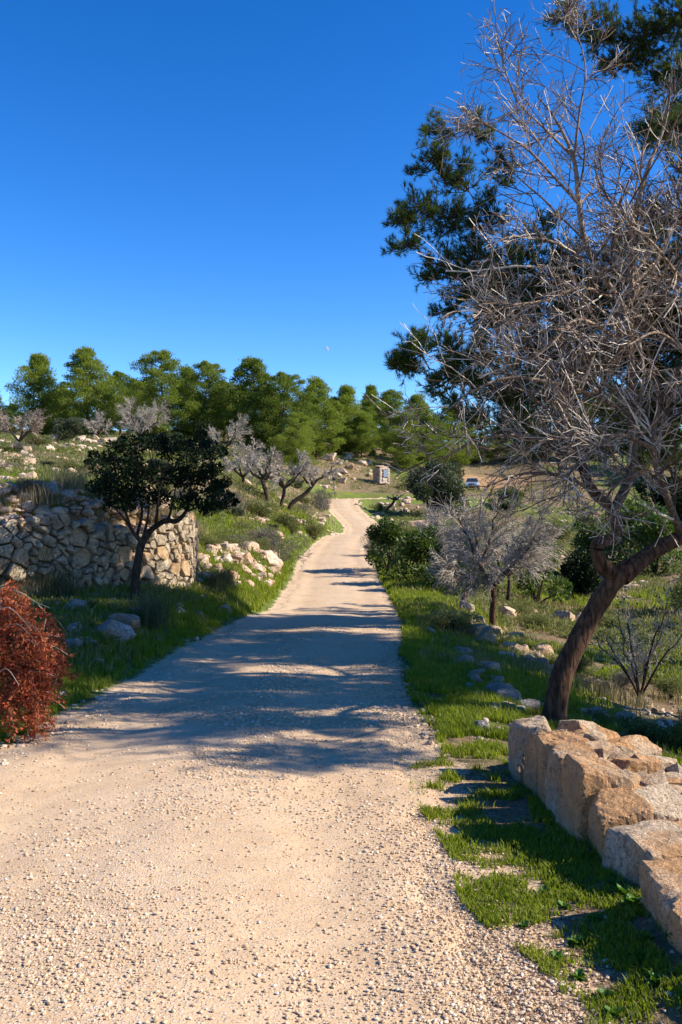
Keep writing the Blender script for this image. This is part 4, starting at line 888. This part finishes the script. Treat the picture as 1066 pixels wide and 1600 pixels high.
# ------------------------------------------------------------------ dead red-leaved bush at the left edge
def red_bush(px, d, blobs, label, seed, nl=900, arcs=()):
    b = G(px, d); root = thing('red_bush', b, label, 'bush'); rg = np.random.default_rng(seed); A = Acc(); Ls = []; Rs = []
    for (x_, y_, r_, dd) in blobs:
        c = np.array(W(x_, y_, d + dd)) - np.array(b); rr = r_ * d / F; n = int(nl * (r_ / 30) ** 2)
        nb = max(6, int(n / 45)); cc, vv_ = in_ell(nb, c, (rr, rr, rr * .95), rg, .1)
        for k in range(nb):       # drooping sprays
            D = unit(vv_[k] * .7 + np.array([rg.normal(0, .3), rg.normal(0, .3), -.2])); L_ = rg.uniform(.12, .26); t = np.linspace(0, 1, 5)[:, None]; P = cc[k] - D * L_ * .4 + D * L_ * t + np.array([0, 0, -.06]) * t * t
            Ls.append(P); Rs.append(np.linspace(.003, .0015, 5)); tt = rg.uniform(0, 4, 45); j = np.minimum(tt.astype(int), 3); u = (tt - j)[:, None]; pp = P[j] * (1 - u) + P[j + 1] * u + rg.normal(0, .022, (45, 3))
            V, q = leaves(pp, np.broadcast_to(D, (45, 3)), .036, .5, rg, .9); A.add(V, q)
    A2 = A.mesh('leaves', M_RED); obj('leaves', A2, root); T = Acc(); V, q = tubes(np.array(Ls), np.array(Rs), 3); T.add(V, q)
    for pts in arcs:
        P = [tuple(np.array(W(x_, y_, d + dd)) - np.array(b)) for x_, y_, dd in pts]; poly_tube(T, P, list(np.linspace(.0045, .002, len(P))), 6, 6)
    obj('branches', T.mesh('branches', M_TWIG, True), root)
red_bush(25, 7.6, [(0,960,36,0),(35,970,34,-.1),(20,1010,40,-.1),(55,1010,30,0),(-30,1020,44,0),(10,1055,38,-.2),(50,1050,32,-.2),(30,1095,30,-.25),(62,1090,26,-.2),(45,1125,20,-.3),(-30,1080,40,0),(-60,980,50,.2),(60,1120,14,-.3),(5,935,22,0),(-80,1050,50,.2)],
 'bright rust red dead leaved bush hanging in at the left edge', 500, 1000,
 [[(-40,960,.2),(0,925,.1),(30,925,0),(55,940,-.1),(78,950,-.2)],[(-20,1000,0),(20,975,-.3),(45,990,-.35),(60,1010,-.35)],[(-10,1060,-.3),(10,1045,-.45),(30,1070,-.5)],[(-30,940,0),(10,915,-.2),(35,935,-.3)],[(-20,960,-.3),(15,950,-.45),(50,985,-.45)],[(60,945,0),(72,960,0),(68,985,-.1)]])
red_bush(85, 8.8, [(80,1000,18,0),(90,1030,15,0),(76,1040,20,0),(90,1050,12,-.1),(75,975,14,.1)], 'dark red dead leaves in shade just right of the bright red bush', 501, 1000, [[(60,960,.1),(85,965,0),(105,990,-.1)]])
# green leafy plants under it
for i, (px, py, s) in enumerate([(10,1160,1.6),(35,1150,1.5),(85,1085,1.3),(110,1075,1.2),(130,1060,1.3),(10,1125,1.6),(60,1145,1.4),(150,1050,1.0)]):
    p = ray(px, py); o = obj('weed', WM[i % 4]); o.location = p; o.scale = (s,) * 3; o.rotation_euler.z = i
    tag(o, 'low leafy weed at the foot of the red bush', 'weed', 'weeds at the foot of the red bush')
# tall grass tufts
def tuft(p, h, wd, n, mat, label, group=None, name='grass_tuft'):
    rg = np.random.default_rng(int(abs(p.x * 1000 + p.y * 77)) % 9999); P = rg.normal(0, wd, (n, 3)); P[:, 2] = 0; V, q, t = blades(P, h * rg.uniform(.5, 1.1, n), np.full(n, .0035), rg, .5)
    o = obj(name, meshdata(name, V, [t, q], mat)); o.location = p; tag(o, label, 'grass tuft', group)
M_DRYTUFT = leafmat('dull_tuft', [(.05, .06, .02), (.10, .10, .04), (.16, .13, .07)], 2, .2)  # duller, greener blades than the straw grass
ORD = ('first', 'second', 'third', 'fourth', 'fifth', 'sixth')
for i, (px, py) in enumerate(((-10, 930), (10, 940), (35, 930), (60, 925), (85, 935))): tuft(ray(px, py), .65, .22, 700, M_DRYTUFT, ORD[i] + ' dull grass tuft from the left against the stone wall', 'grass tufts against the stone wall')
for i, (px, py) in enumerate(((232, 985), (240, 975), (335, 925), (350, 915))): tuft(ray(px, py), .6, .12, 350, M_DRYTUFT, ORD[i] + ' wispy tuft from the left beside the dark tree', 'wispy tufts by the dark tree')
for i, (px, py) in enumerate(((62, 790), (110, 770), (250, 850), (270, 845), (300, 835), (390, 845))): tuft(ray(px, py), .5, .22, 500, M_DRYGRASS, ORD[i] + ' straw coloured tuft from the left on the sunny slope', 'straw tufts on the left slope')

# ------------------------------------------------------------------ leaning almond tree in front
def build_almond():
    d = 9.0; b = G(868, d); b.z -= .05; root = thing('almond_tree', b, 'large leafless almond tree with leaning brown trunk and huge tangle of pale twigs', 'bare tree')
    L = lambda px, py, dd=0: tuple(np.array(W(px, py, d + dd)) - np.array(b)); T = Acc()
    S0 = poly_tube(T, [(0, 0, -.3), L(868,1105), L(882,1045), L(915,980), L(950,920), L(985,885)], [.155, .125, .105, .098, .098, .092], 16, 9, .16, 1)
    S1 = poly_tube(T, [L(968,903), L(940,882,-.05), L(935,850,-.05), L(962,838,0), L(958,800,0), L(925,765,.05), L(905,715,.1)], [.09, .075, .065, .06, .055, .055, .045], 12, 8, .16, 2)
    S2 = poly_tube(T, [L(970,900), L(1020,862,.1), L(1066,838,.2), L(1120,800,.3), L(1150,720,.4)], [.105, .085, .075, .07, .06], 12, 8, .14, 3)
    obj('trunk', T.mesh('trunk', M_BARK, True), root)
    Bc = Acc(); limbs = []
    def limb(pts, rad, sides=8, keep=True):
        S = poly_tube(Bc, pts, rad, sides, 6, .08, len(limbs)); i = np.linspace(0, len(S) - 1, 8).astype(int); limbs.append((S[i, :3], S[i, 3])); return S
    # upward leaders
    limb([L(905,715,.1), L(880,660,.1), L(885,600,.0), L(905,560,0)], [.045,.035,.028,.02])
    limb([L(958,800,0), L(985,740,.2), L(990,650,.3), L(985,560,.35), L(978,490,.35), L(940,430,.3), L(915,380,.2), L(905,320,.2), L(897,250,.2), L(870,190,.2), L(840,150,.2)], [.05,.05,.046,.042,.038,.034,.031,.028,.022,.014,.007])
    limb([L(985,560,.35), L(985,450,.2), L(990,350,.1), L(1010,270,0), L(1040,190,0), L(1050,110,-.1)], [.04,.034,.028,.022,.014,.007])
    limb([L(897,250,.2), L(905,180,.1), L(915,110,.1), L(900,50,.1), L(880,25,0)], [.016,.012,.009,.006,.004])
    limb([L(890,240,.2), L(850,200,0), L(810,160,0), L(790,110,-.1), L(778,65,-.1)], [.015,.012,.009,.006,.004])
    limb([L(905,320,.2), L(860,270,0), L(820,230,-.2), L(770,200,-.3), L(740,180,-.3)], [.016,.013,.010,.007,.004])
    limb([L(930,420,.3), L(870,380,-.1), L(800,370,-.3), L(760,390,-.4)], [.02,.015,.010,.006])
    limb([L(970,470,.3), L(910,450,-.4), L(850,470,-.7), L(790,480,-.8), L(740,510,-.8)], [.022,.018,.013,.009,.005])
    limb([L(1150,720,.4), L(1130,600,.3), L(1110,480,.1), L(1090,350,0), L(1080,250,0)], [.06,.05,.04,.028,.016])
    limb([L(1066,838,.2), L(1040,770,-.2), L(1020,700,-.4), L(1030,620,-.5), L(1010,540,-.6)], [.045,.036,.028,.022,.012])
    limb([L(905,715,.1), L(860,690,-.3), L(800,680,-.5), L(740,690,-.6), L(680,720,-.6), L(655,690,-.6)], [.03,.024,.018,.013,.008,.005])
    limb([L(925,765,.05), L(880,745,-.4), L(820,740,-.6), L(760,760,-.7)], [.022,.017,.012,.006])
    limb([L(990,650,.3), L(930,620,-.3), L(870,600,-.6), L(800,590,-.8), L(740,610,-.9), L(700,640,-.9)], [.03,.024,.02,.014,.009,.005])
    limb([L(880,660,.1), L(830,620,-.2), L(790,560,-.3), L(770,500,-.3), L(745,440,-.3)], [.022,.017,.013,.009,.005])
    limb([L(985,560,.35), L(950,520,-.5), L(900,500,-.9), L(860,540,-1.1), L(820,570,-1.2)], [.022,.018,.014,.01,.006])
    limb([L(1020,700,-.4), L(970,680,-.9), L(930,700,-1.2), L(890,740,-1.3), L(880,790,-1.3)], [.024,.018,.013,.009,.006])
    limb([L(1040,770,-.2), L(1000,740,-.7), L(960,760,-1.0), L(940,800,-1.1)], [.02,.016,.011,.006])
    limb([L(1110,480,.1), L(1060,430,-.4), L(1020,380,-.7), L(980,350,-.8)], [.024,.018,.012,.007])
    limb([L(1130,600,.3), L(1080,560,-.5), L(1030,520,-.9), L(980,540,-1.1)], [.026,.019,.013,.008])
    limb([L(990,350,.1), L(950,310,.5), L(930,250,.8), L(960,180,.9)], [.02,.015,.01,.006])
    limb([L(985,450,.2), L(1030,400,.6), L(1060,330,.9), L(1100,260,1.0)], [.02,.015,.01,.006])
    limb([L(1090,350,0), L(1150,260,.2), L(1180,150,.3)], [.026,.018,.01])
    limb([L(1120,800,.3), L(1220,720,.5), L(1300,600,.6), L(1330,450,.6)], [.06,.045,.03,.015])
    limb([L(1150,720,.4), L(1180,600,1.2), L(1150,450,1.6), L(1120,330,1.8)], [.045,.035,.025,.012])
    limb([L(905,715,.1), L(900,640,.8), L(850,580,1.3), L(820,500,1.5), L(800,420,1.6)], [.03,.024,.018,.012,.006])
    limb([L(978,490,.35), L(1000,430,1.0), L(960,340,1.4), L(970,260,1.5)], [.024,.018,.012,.006])
    for q_ in ([(4.2,8.2,2.4),(4.6,7.4,3.6),(4.2,6.7,4.6),(3.7,6.3,5.3)],[(4.2,8.2,2.4),(5.2,7.6,3.4),(5.4,6.9,4.4),(5.6,6.4,5.4)],[(3.5,9,1.7),(4.4,8.2,2.6),(5.3,7.4,3.0),(5.4,6.6,3.6)],[(5.2,7.6,3.4),(4.4,7.0,4.6),(4.0,7.0,5.8),(3.8,7.2,6.6)]):  # unseen limbs added for their twig shadows on the near road
        limb([tuple(np.array(v) - np.array(b)) for v in q_], [.05, .035, .022, .01])
    obj('limbs', Bc.mesh('limbs', M_BARKL, True), root)
    rg = np.random.default_rng(5); P0 = np.array([l[0] for l in limbs]); R0 = np.array([l[1] for l in limbs]); A = Acc()
    P1, R1 = branch_level(P0, R0, 17, .1, 1, .36, (.5, 1.2), .04, .13, 8, .5, .4, rg, .3); V, q = tubes(P1, np.clip(R1, .0045, .012), 4); A.add(V, q)
    P2, R2 = branch_level(P1, R1, 8, .1, 1, .66, (.4, 1.15), .0, .10, 6, .7, .5, rg, .2); V, q = tubes(P2, np.clip(R2, .0033, .0062), 3); A.add(V, q)
    P3, R3 = branch_level(P2, R2, 2, .1, 1, .6, (.4, 1.15), .0, .1, 4, .75, .6, rg, .1); V, q = tubes(P3, np.clip(R3, .0026, .0038), 3); A.add(V, q)
    obj('twigs', A.mesh('twigs', M_TWIG), root)
M_BARKL = barkmat('pale_almond_bark', (.10, .06, .04), (.36, .27, .20), 10, .4, .5)
def _tone():     # young wood high in the crown is paler than the old brown wood low down
    n = M_BARKL.node_tree; tc = N(n, 'ShaderNodeTexCoord'); sp = N(n, 'ShaderNodeSeparateXYZ'); n.links.new(tc.outputs['Object'], sp.inputs[0]); p = [x for x in n.nodes if x.type == 'BSDF_PRINCIPLED'][0]
    old = p.inputs['Base Color'].links[0].from_socket; f = ramp(n, math_(n, 'MULTIPLY', math_(n, 'ADD', sp.outputs[2], math_(n, 'MULTIPLY', noise(n, tc.outputs['Object'], 3), 1.2)), .2), [(.5, .42), (.95, 1)]); n.links.new(mix(n, 1.0, old, f, 'MULTIPLY'), p.inputs['Base Color'])
_tone()
build_almond()

# ------------------------------------------------------------------ big pine behind it
M_CONE = plain('pine_cone_brown', (.05, .025, .015), .8)
def build_big_pine(base, lobes, label, seed, trunk_pts, trunk_r, cones=60, tw=8, bl=.75):
    b = Vector(base); root = thing('pine_tree', b, label, 'pine tree'); T = Acc(); rg = np.random.default_rng(seed); bb = np.array(b)
    S = poly_tube(T, [tuple(np.array(p) - bb) for p in trunk_pts], trunk_r, 12, 8, .12, seed)
    Ls = []; Rs = []; Bs = []; BRs = []; nodes = [(S[j, :3], min(.07, S[j, 3] * .6), 0) for j in range(len(S)) if S[j, 2] > 2.0]
    for (c, r_) in sorted(lobes, key=lambda l: math.hypot(l[0][0] - b.x, l[0][1] - b.y)):
        c = np.array(c) - bb
        def cost(nd):
            v = c - nd[0]; return np.linalg.norm(v) + .5 * max(0, -v[2]) + (.15 * nd[2])
        nd = min(nodes, key=cost); s0 = nd[0]; t = np.linspace(0, 1, 7)[:, None]; r1 = max(.012, nd[1] * .55)
        P = s0 * (1 - t) + c * t + (np.array([0, 0, -.16]) * np.linalg.norm(c - s0) + rg.normal(0, .1, 3)) * t * (1 - t) * 2 + rg.normal(0, .05, (7, 3)) * t * (1 - t) * 3; Ls.append(P); Rs.append(np.linspace(min(.05, nd[1] * .8), r1, 7)); nodes.append((c, r1, nd[2] + 1))
        r_ = r_ * 1.22; nb = max(14, int(44 * (r_ / .72) ** 2)); E, v = in_ell(nb, c, (r_, r_, r_ * .85), rg, .2); u = rg.uniform(.6, 1, nb)[:, None]; f = u * 6; jj = np.minimum(f.astype(int), 5)[:, 0]; st = P[jj] * (1 - (f - jj[:, None])) + P[jj + 1] * (f - jj[:, None])
        tt = np.linspace(0, 1, 6)[None, :, None]; Q = st[:, None] * (1 - tt) + E[:, None] * tt + np.array([0, 0, .35]) * r_ * (tt ** 2 - tt) + rg.normal(0, .03, (nb, 6, 3)) * tt; Bs.append(Q); BRs.append(np.broadcast_to(np.linspace(.011, .005, 6), (nb, 6)))
    P0, R0 = np.array(Ls), np.array(Rs); V, q = tubes(P0, R0, 6); T.add(V, q); obj('trunk', T.mesh('trunk', M_BARKP, True), root)
    Q = np.concatenate(Bs); QR = np.concatenate(BRs); B = Acc(); V, q = tubes(Q, QR, 4); B.add(V, q)
    P2, R2 = branch_level(Q, QR, tw, .3, 1.0, .22, (.4, 1.3), .35, .12, 4, .6, .5, rg, .13)
    V, q = tubes(P2, np.maximum(R2, .003), 3); B.add(V, q); obj('branchlets', B.mesh('branchlets', M_BARKP), root)
    nd = 32; n = len(P2); i = np.repeat(np.arange(n), nd); f = rg.uniform(.8, 3, len(i)); j = np.minimum(f.astype(int), 2); u = (f - j)[:, None]; pp = P2[i, j] * (1 - u) + P2[i, j + 1] * u; D = unit(P2[i, -1] - P2[i, 0]); D = unit(D * .8 + unit(rg.normal(0, 1, D.shape)) * .75 + [0, 0, .1])
    s = unit(np.cross(D, rg.normal(0, 1, D.shape))); ln = rg.uniform(.06, .11, len(i))[:, None]; w_ = .0036; V = np.stack((pp - s * w_, pp + s * w_, pp + D * ln), 1).reshape(-1, 3); print('needles', len(i))
    obj('needles', meshdata('needles', V, np.arange(len(V)).reshape(-1, 3), M_NEEDLE), root)
    if cones:
        D_, Fc = ICO[2]; V = D_ * np.array((.026, .026, .05)); V[:, :2] *= (1 - .25 * D_[:, 2:3]); cm = meshdata('pine_cone', V, Fc, M_CONE, True)
        for k in rg.choice(len(Q), cones, replace=False):
            p = Q[k, rg.integers(2, 5)]; o = obj('pine_cone', cm, root); o.location = Vector(p) - Vector((0, 0, .05)); o.rotation_euler = (rg.uniform(-.4, .4), rg.uniform(-.4, .4), 0)
lob = [(685,200,28,0),(745,200,30,0),(670,250,38,0),(720,270,40,.3),(650,320,38,0),(700,340,48,.4),(638,375,32,0),(680,410,42,0),(760,330,42,.8),(740,400,50,.5),(720,450,42,.2),(780,260,34,1.),(800,400,52,1.),(860,440,55,1.2),(785,480,50,.5),(625,345,18,0),
 (880,20,30,.5),(930,45,48,.6),(1000,60,56,.8),(1050,110,56,1.2),(965,105,40,1),(1060,20,60,.5),(1055,200,50,1.5),(1075,270,40,1),(1040,400,56,2),(965,390,38,.8),(1060,500,66,1.5),(985,470,55,1.8),(910,500,55,1),(1000,570,60,1.5),(890,570,55,.5),(820,540,52,.4),(960,540,50,1),(800,620,50,.5),(850,690,45,.5),(760,500,40,.8),(830,470,46,.8),(870,520,50,1.4),(930,560,55,.6),(1000,500,50,.6),(1020,650,60,1.4),(960,620,55,.4),(940,430,45,1.2),(1030,450,45,.4),(830,590,50,1.2),(700,480,26,.4),(850,350,30,.8),(880,400,40,.5),(940,470,50,.9),(1010,430,50,.9),(1050,350,40,.6),(1020,330,34,.9),(800,450,44,1.0),(900,590,50,1.0),(1040,540,60,.5),(1000,690,55,1),(930,690,50,1.1),(760,440,36,.4),(1040,610,60,1)]
D1 = 16.0; L1 = [(W(px, py, D1 + dd), rp * D1 / F) for px, py, rp, dd in lob]
rgl = np.random.default_rng(90)
def clear(c, r_, qs=None):        # gaps cut in the boughs so the sun reaches the wall end and the slope behind
    for q_ in qs or ((-3.4, 18.8, .8), (-4.8, 18.8, 1.9), (-2.5, 24, -.5), (3.4, 20, .6), (4.4, 20, .3), (2.6, 20, .6), (3.2, 23, 0), (2, 21.5, -2), (-3.9, 18.0, .9), (-3.6, 18.4, 0.4), (4.5, 13, -1), (6, 18, -1), (5, 15.5, -.8), (3.6, 14, -1), (5.5, 20, -1)):
        v = np.array(c) - np.array(q_); s_ = np.array(sdir); pr_ = v - s_ * (v @ s_)
        if np.linalg.norm(pr_) < r_ * (1.3 if q_[0] < -3 else 1.1) + .12: return False
    return True
for k in range(120):   # unseen side of the crown, boughs added to shade the road and bank
    L1.append((np.array((7.2 + rgl.uniform(-.5, 5.0), rgl.uniform(12.5, 20.5), rgl.uniform(3.0, 11.5))), rgl.uniform(.6, .85)))
g1 = hz(7.6, 16.0)
for k, (px, py, rp, dd) in enumerate(lob):      # hang blocking boughs nearer so the wall end stays sunlit
    for add in (0, -1.1, 1.1, -1.8):
        c_ = W(px, py, D1 + dd + add)
        if clear(c_, L1[k][1] * 1.0, ((-3.4, 18.8, .8), (-3.9, 18.0, .9), (-3.6, 18.4, .4))): L1[k] = (c_, L1[k][1]); break
L1 = L1[:len(lob)] + [l for l in L1[len(lob):] if clear(*l)]
build_big_pine((7.6, 16, g1), L1, 'big dark pine with cones filling the sky behind the bare almond', 91, [(7.6, 16, g1 - .3), (7.5, 16, 1.5), (7.2, 16.1, 4.5), (6.9, 16.2, 8), (6.8, 16.2, 11.2)], [.28, .24, .19, .12, .04], 80)
D2 = 12.0; lob2 = [(650,545,34,0),(700,545,40,0),(690,590,36,.2),(735,580,44,.2),(790,605,55,.4),(722,640,38,.2),(800,665,50,.4),(860,640,60,.6),(940,640,60,.8),(1040,650,70,1),(1100,600,70,1),(760,550,34,.3),(628,575,16,0)]
L2 = [(W(px, py, D2 + dd), rp * D2 / F) for px, py, rp, dd in lob2]
for k in range(120): L2.append((np.array((rgl.uniform(5.8, 11.5), rgl.uniform(7.6, 13.5), rgl.uniform(2.6, 8.8))), rgl.uniform(.5, .75)))  # unseen boughs added to thicken the shade across the road
g2 = hz(8.2, 10.5)
L3 = []  # extra boughs out of view, placed so their shadow lands on the road
for k in range(14):
    x_ = rgl.uniform(6.8, 10.5); L3.append((np.array((x_, rgl.uniform(5.9, 8.6), .674 * (x_ + rgl.uniform(-.9, 1.7)) - .3)), rgl.uniform(.42, .62)))
L2 = L3 + L2[:len(lob2)] + [l for l in L2[len(lob2):] if clear(*l, qs=((2.6, 9, 2.4), (3.2, 9, 3.6), (2.9, 8.6, 5.0), (2.2, 8.4, 3.2), (3.6, 9, 1.4), (2.6, 9, 6.0), (1.8, 8.6, 3.6), (2.0, 8.8, 4.6), (3.6, 9.2, 4.4), (1.4, 8.6, 2.8), (4.2, 12.5, -1), (3.6, 11, -.8), (5, 11.5, -.9), (4.5, 14, -1)))]
build_big_pine((8.2, 10.5, g2), L2, 'nearer pine reaching one dark long needled branch in from the right', 92, [(8.2, 10.5, g2 - .3), (8.2, 10.5, 1), (8.1, 10.5, 4), (8.0, 10.4, 7.8)], [.22, .19, .14, .04], 20, tw=9)

# ------------------------------------------------------------------ small man-made things far off
def box_mesh(name, sx, sy, sz, mat, bev=.02, z0=0.0):
    import bmesh
    bm = bmesh.new(); bmesh.ops.create_cube(bm, size=1); bmesh.ops.scale(bm, vec=(sx, sy, sz), verts=bm.verts); bmesh.ops.translate(bm, vec=(0, 0, z0 + sz / 2), verts=bm.verts)
    if bev: bmesh.ops.bevel(bm, geom=bm.edges[:], offset=bev, segments=2, affect='EDGES')
    me = bpy.data.meshes.new(name); bm.to_mesh(me); bm.free(); me.materials.append(mat); return me
# stone pillar with plaque
p = ray(596, 757); pil = thing('stone_pillar', p, 'squat stone pillar with a grey blue plaque beyond the far road bend', 'pillar', rz=R(32)); hpil = 1.95 * p.y / 104
acc = Acc(); rg = np.random.default_rng(66)
for row in range(9):
    for sx_ in range(4):
        for sy_ in range(4):
            if 0 < sx_ < 3 and 0 < sy_ < 3 and row < 8: continue
            V = VR[rg.integers(10)] * np.array((.42, .42, .23)) * rg.uniform(.92, 1.1, 3) + np.array((-.54 + .36 * sx_, -.54 + .36 * sy_, .1 + .2 * row)) + rg.normal(0, .015, 3); acc.add(V, ICO[3][1])
obj('masonry', acc.mesh('masonry', M_ROCKP, True), pil)
o = obj('cap_stone', rock_mesh('cap_stone', (1.3, 1.3, .35), 71, M_ROCKP, 4, .5), pil); o.location = (-.1, 0, 1.95)
o = obj('core', box_mesh('core', 1.2, 1.2, 1.8, plain('mortar', (.3, .24, .17), .95)), pil)
M_PLQ = plain('plaque_grey_blue', (.16, .2, .27), .45); M_DARK = plain('black_metal', (.02, .02, .022), .5)
o = obj('plaque', box_mesh('plaque', .62, .05, .85, M_PLQ, .01), pil); o.location = (.05, -.78, .75)
o2 = obj('frame', box_mesh('frame', .72, .04, .95, M_DARK, .01), o); o2.location = (0, .03, -.05)
# post by the bend
p = ray(522, 771); po = thing('marker_post', p, 'short pale wooden post with a dark box head at the far bend', 'post')
obj('post', box_mesh('post', .15, .15, 1.15, plain('pale_wood', (.36, .29, .2), .85), .02, -.1), po); obj('head', box_mesh('head', .34, .26, .3, M_DARK, .03, 1.07), po)
o = obj('cap', box_mesh('cap', .5, .34, .07, M_DARK, .02, 1.37), po)
for s_ in (-1, 1):
    o = obj('arm', box_mesh('arm', .2, .06, .07, M_DARK, .01), po); o.location = (s_ * .24, 0, 1.2); o.rotation_euler.y = s_ * -.3
# parked car
def build_car():
    import bmesh
    p = ray(738, 766); r_ = thing('parked_car', p, 'silver blue car parked at the start of the orange dirt track', 'car', rz=R(200))
    M_P = plain('silver_blue_paint', (.38, .44, .52), .3, .5); M_G = plain('car_glass', (.02, .03, .04), .08); M_T = plain('tyre_rubber', (.02, .02, .02), .9); M_RIM = plain('alloy', (.5, .5, .52), .3, .8); M_L = plain('headlamp_glass', (.75, .78, .8), .1)
    # cross sections along the length (y): width, z profile
    prof = [(-2.1, .5, .62), (-2.05, .4, .8), (-1.2, .32, .98), (-.9, .3, 1.02), (1.6, .3, 1.05), (2.0, .36, 1.0), (2.12, .5, .8)]
    V = []; 
    for (y, zb, zt) in prof:
        hw_ = .86 if abs(y) < 2 else .76
        V += [(-hw_, y, zb), (-hw_ - .03, y, (zb + zt) / 2), (-hw_ + .06, y, zt), (hw_ - .06, y, zt), (hw_ + .03, y, (zb + zt) / 2), (hw_, y, zb)]
    n = len(prof); Fq = [(i * 6 + k, i * 6 + (k + 1) % 6, (i + 1) * 6 + (k + 1) % 6, (i + 1) * 6 + k) for i in range(n - 1) for k in range(6)]
    def mk(name, V, Fl, m, par):
        me = bpy.data.meshes.new(name); me.from_pydata(V, [], Fl); me.materials.append(m); me.validate(); return obj(name, me, par)
    bd = mk('body', V, Fq + [tuple(range(6)), tuple(range((n - 1) * 6, n * 6))[::-1]], M_P, r_)
    V = [(-.78, -.95, 1.0), (.78, -.95, 1.0), (.78, 1.75, 1.03), (-.78, 1.75, 1.03), (-.6, -.25, 1.5), (.6, -.25, 1.5), (.6, 1.35, 1.5), (-.6, 1.35, 1.5)]
    mk('roof', [(-.64, -.3, 1.49), (.64, -.3, 1.49), (.64, 1.4, 1.49), (-.64, 1.4, 1.49), (-.56, -.15, 1.56), (.56, -.15, 1.56), (.56, 1.2, 1.56), (-.56, 1.2, 1.56)], [(0, 1, 2, 3), (4, 5, 6, 7), (0, 1, 5, 4), (1, 2, 6, 5), (2, 3, 7, 6), (3, 0, 4, 7)], M_P, r_)
    mk('windscreen', [V[0], V[1], V[5], V[4], (-.7, -.8, 1.0), (.7, -.8, 1.0)], [(0, 1, 2, 3), (0, 1, 5, 4)], M_G, r_)
    for nm, f in (('side_window', (1, 2, 6, 5)), ('rear_window', (2, 3, 7, 6)), ('side_window', (3, 0, 4, 7))): mk(nm, [V[k] for k in f], [(0, 1, 2, 3)], M_G, r_)
    for x in (-.82, .82):
        for y in (-1.35, 1.35):
            t_ = bpy.data.meshes.new('tyre'); bm = bmesh.new(); bmesh.ops.create_cone(bm, cap_ends=True, segments=20, radius1=.33, radius2=.33, depth=.22); bm.to_mesh(t_); bm.free(); t_.materials.append(M_T)
            rm = bpy.data.meshes.new('rim'); bm = bmesh.new(); bmesh.ops.create_cone(bm, cap_ends=True, segments=16, radius1=.2, radius2=.2, depth=.24); bm.to_mesh(rm); bm.free(); rm.materials.append(M_RIM)
            o = obj('wheel', t_, r_); o.location = (x, y, .33); o.rotation_euler.y = R(90); obj('rim', rm, o)
    for x in (-.6, .6): o = obj('headlight', box_mesh('headlight', .32, .08, .16, M_L, .02), r_); o.location = (x, -2.06, .62)
    o = obj('grille', box_mesh('grille', .7, .05, .14, M_DARK, .01), r_); o.location = (0, -2.1, .58)
    r_.rotation_euler.z = R(-12)
build_car()
# moon (the sunlit half only; the rest is the colour of the sky)
def build_moon():
    m, n, out = newmat('moon_surface'); g = N(n, 'ShaderNodeNewGeometry'); col = ramp(n, noise(n, g.outputs['Position'], .35, 4), [(.4, (.3, .3, .3)), (.6, (.6, .6, .6))])
    p = princ(n, None, col, 1, None, 0); t = N(n, 'ShaderNodeBsdfTransparent'); ms = N(n, 'ShaderNodeMixShader'); ms.inputs[0].default_value = .62; n.links.new(p.outputs[0], ms.inputs[1]); n.links.new(t.outputs[0], ms.inputs[2]); n.links.new(ms.outputs[0], out.inputs[0])
    D, Fc = ICO[5]; rad = 4.6 / F * 2400; ctr = np.array(W(509.5, 546, 2400)); cen = D[Fc].mean(1); ax = unit(np.array([.75, -.25, .6])); k = (cen @ ax) > .0; Fc = Fc[k]
    tag(obj('moon', meshdata('moon', D * rad, Fc, m, True), loc=ctr), 'pale half moon low in the blue sky above the pines', 'moon')
build_moon()
# drop unused prototypes
for pr in sum(protos.values(), []) + PP:
    if pr.get('label') == 'x':
        for ch in list(pr.children): bpy.data.objects.remove(ch)
        bpy.data.objects.remove(pr)
print('objects', len(sc.objects), 'polys', sum(len(m.polygons) for m in bpy.data.meshes))
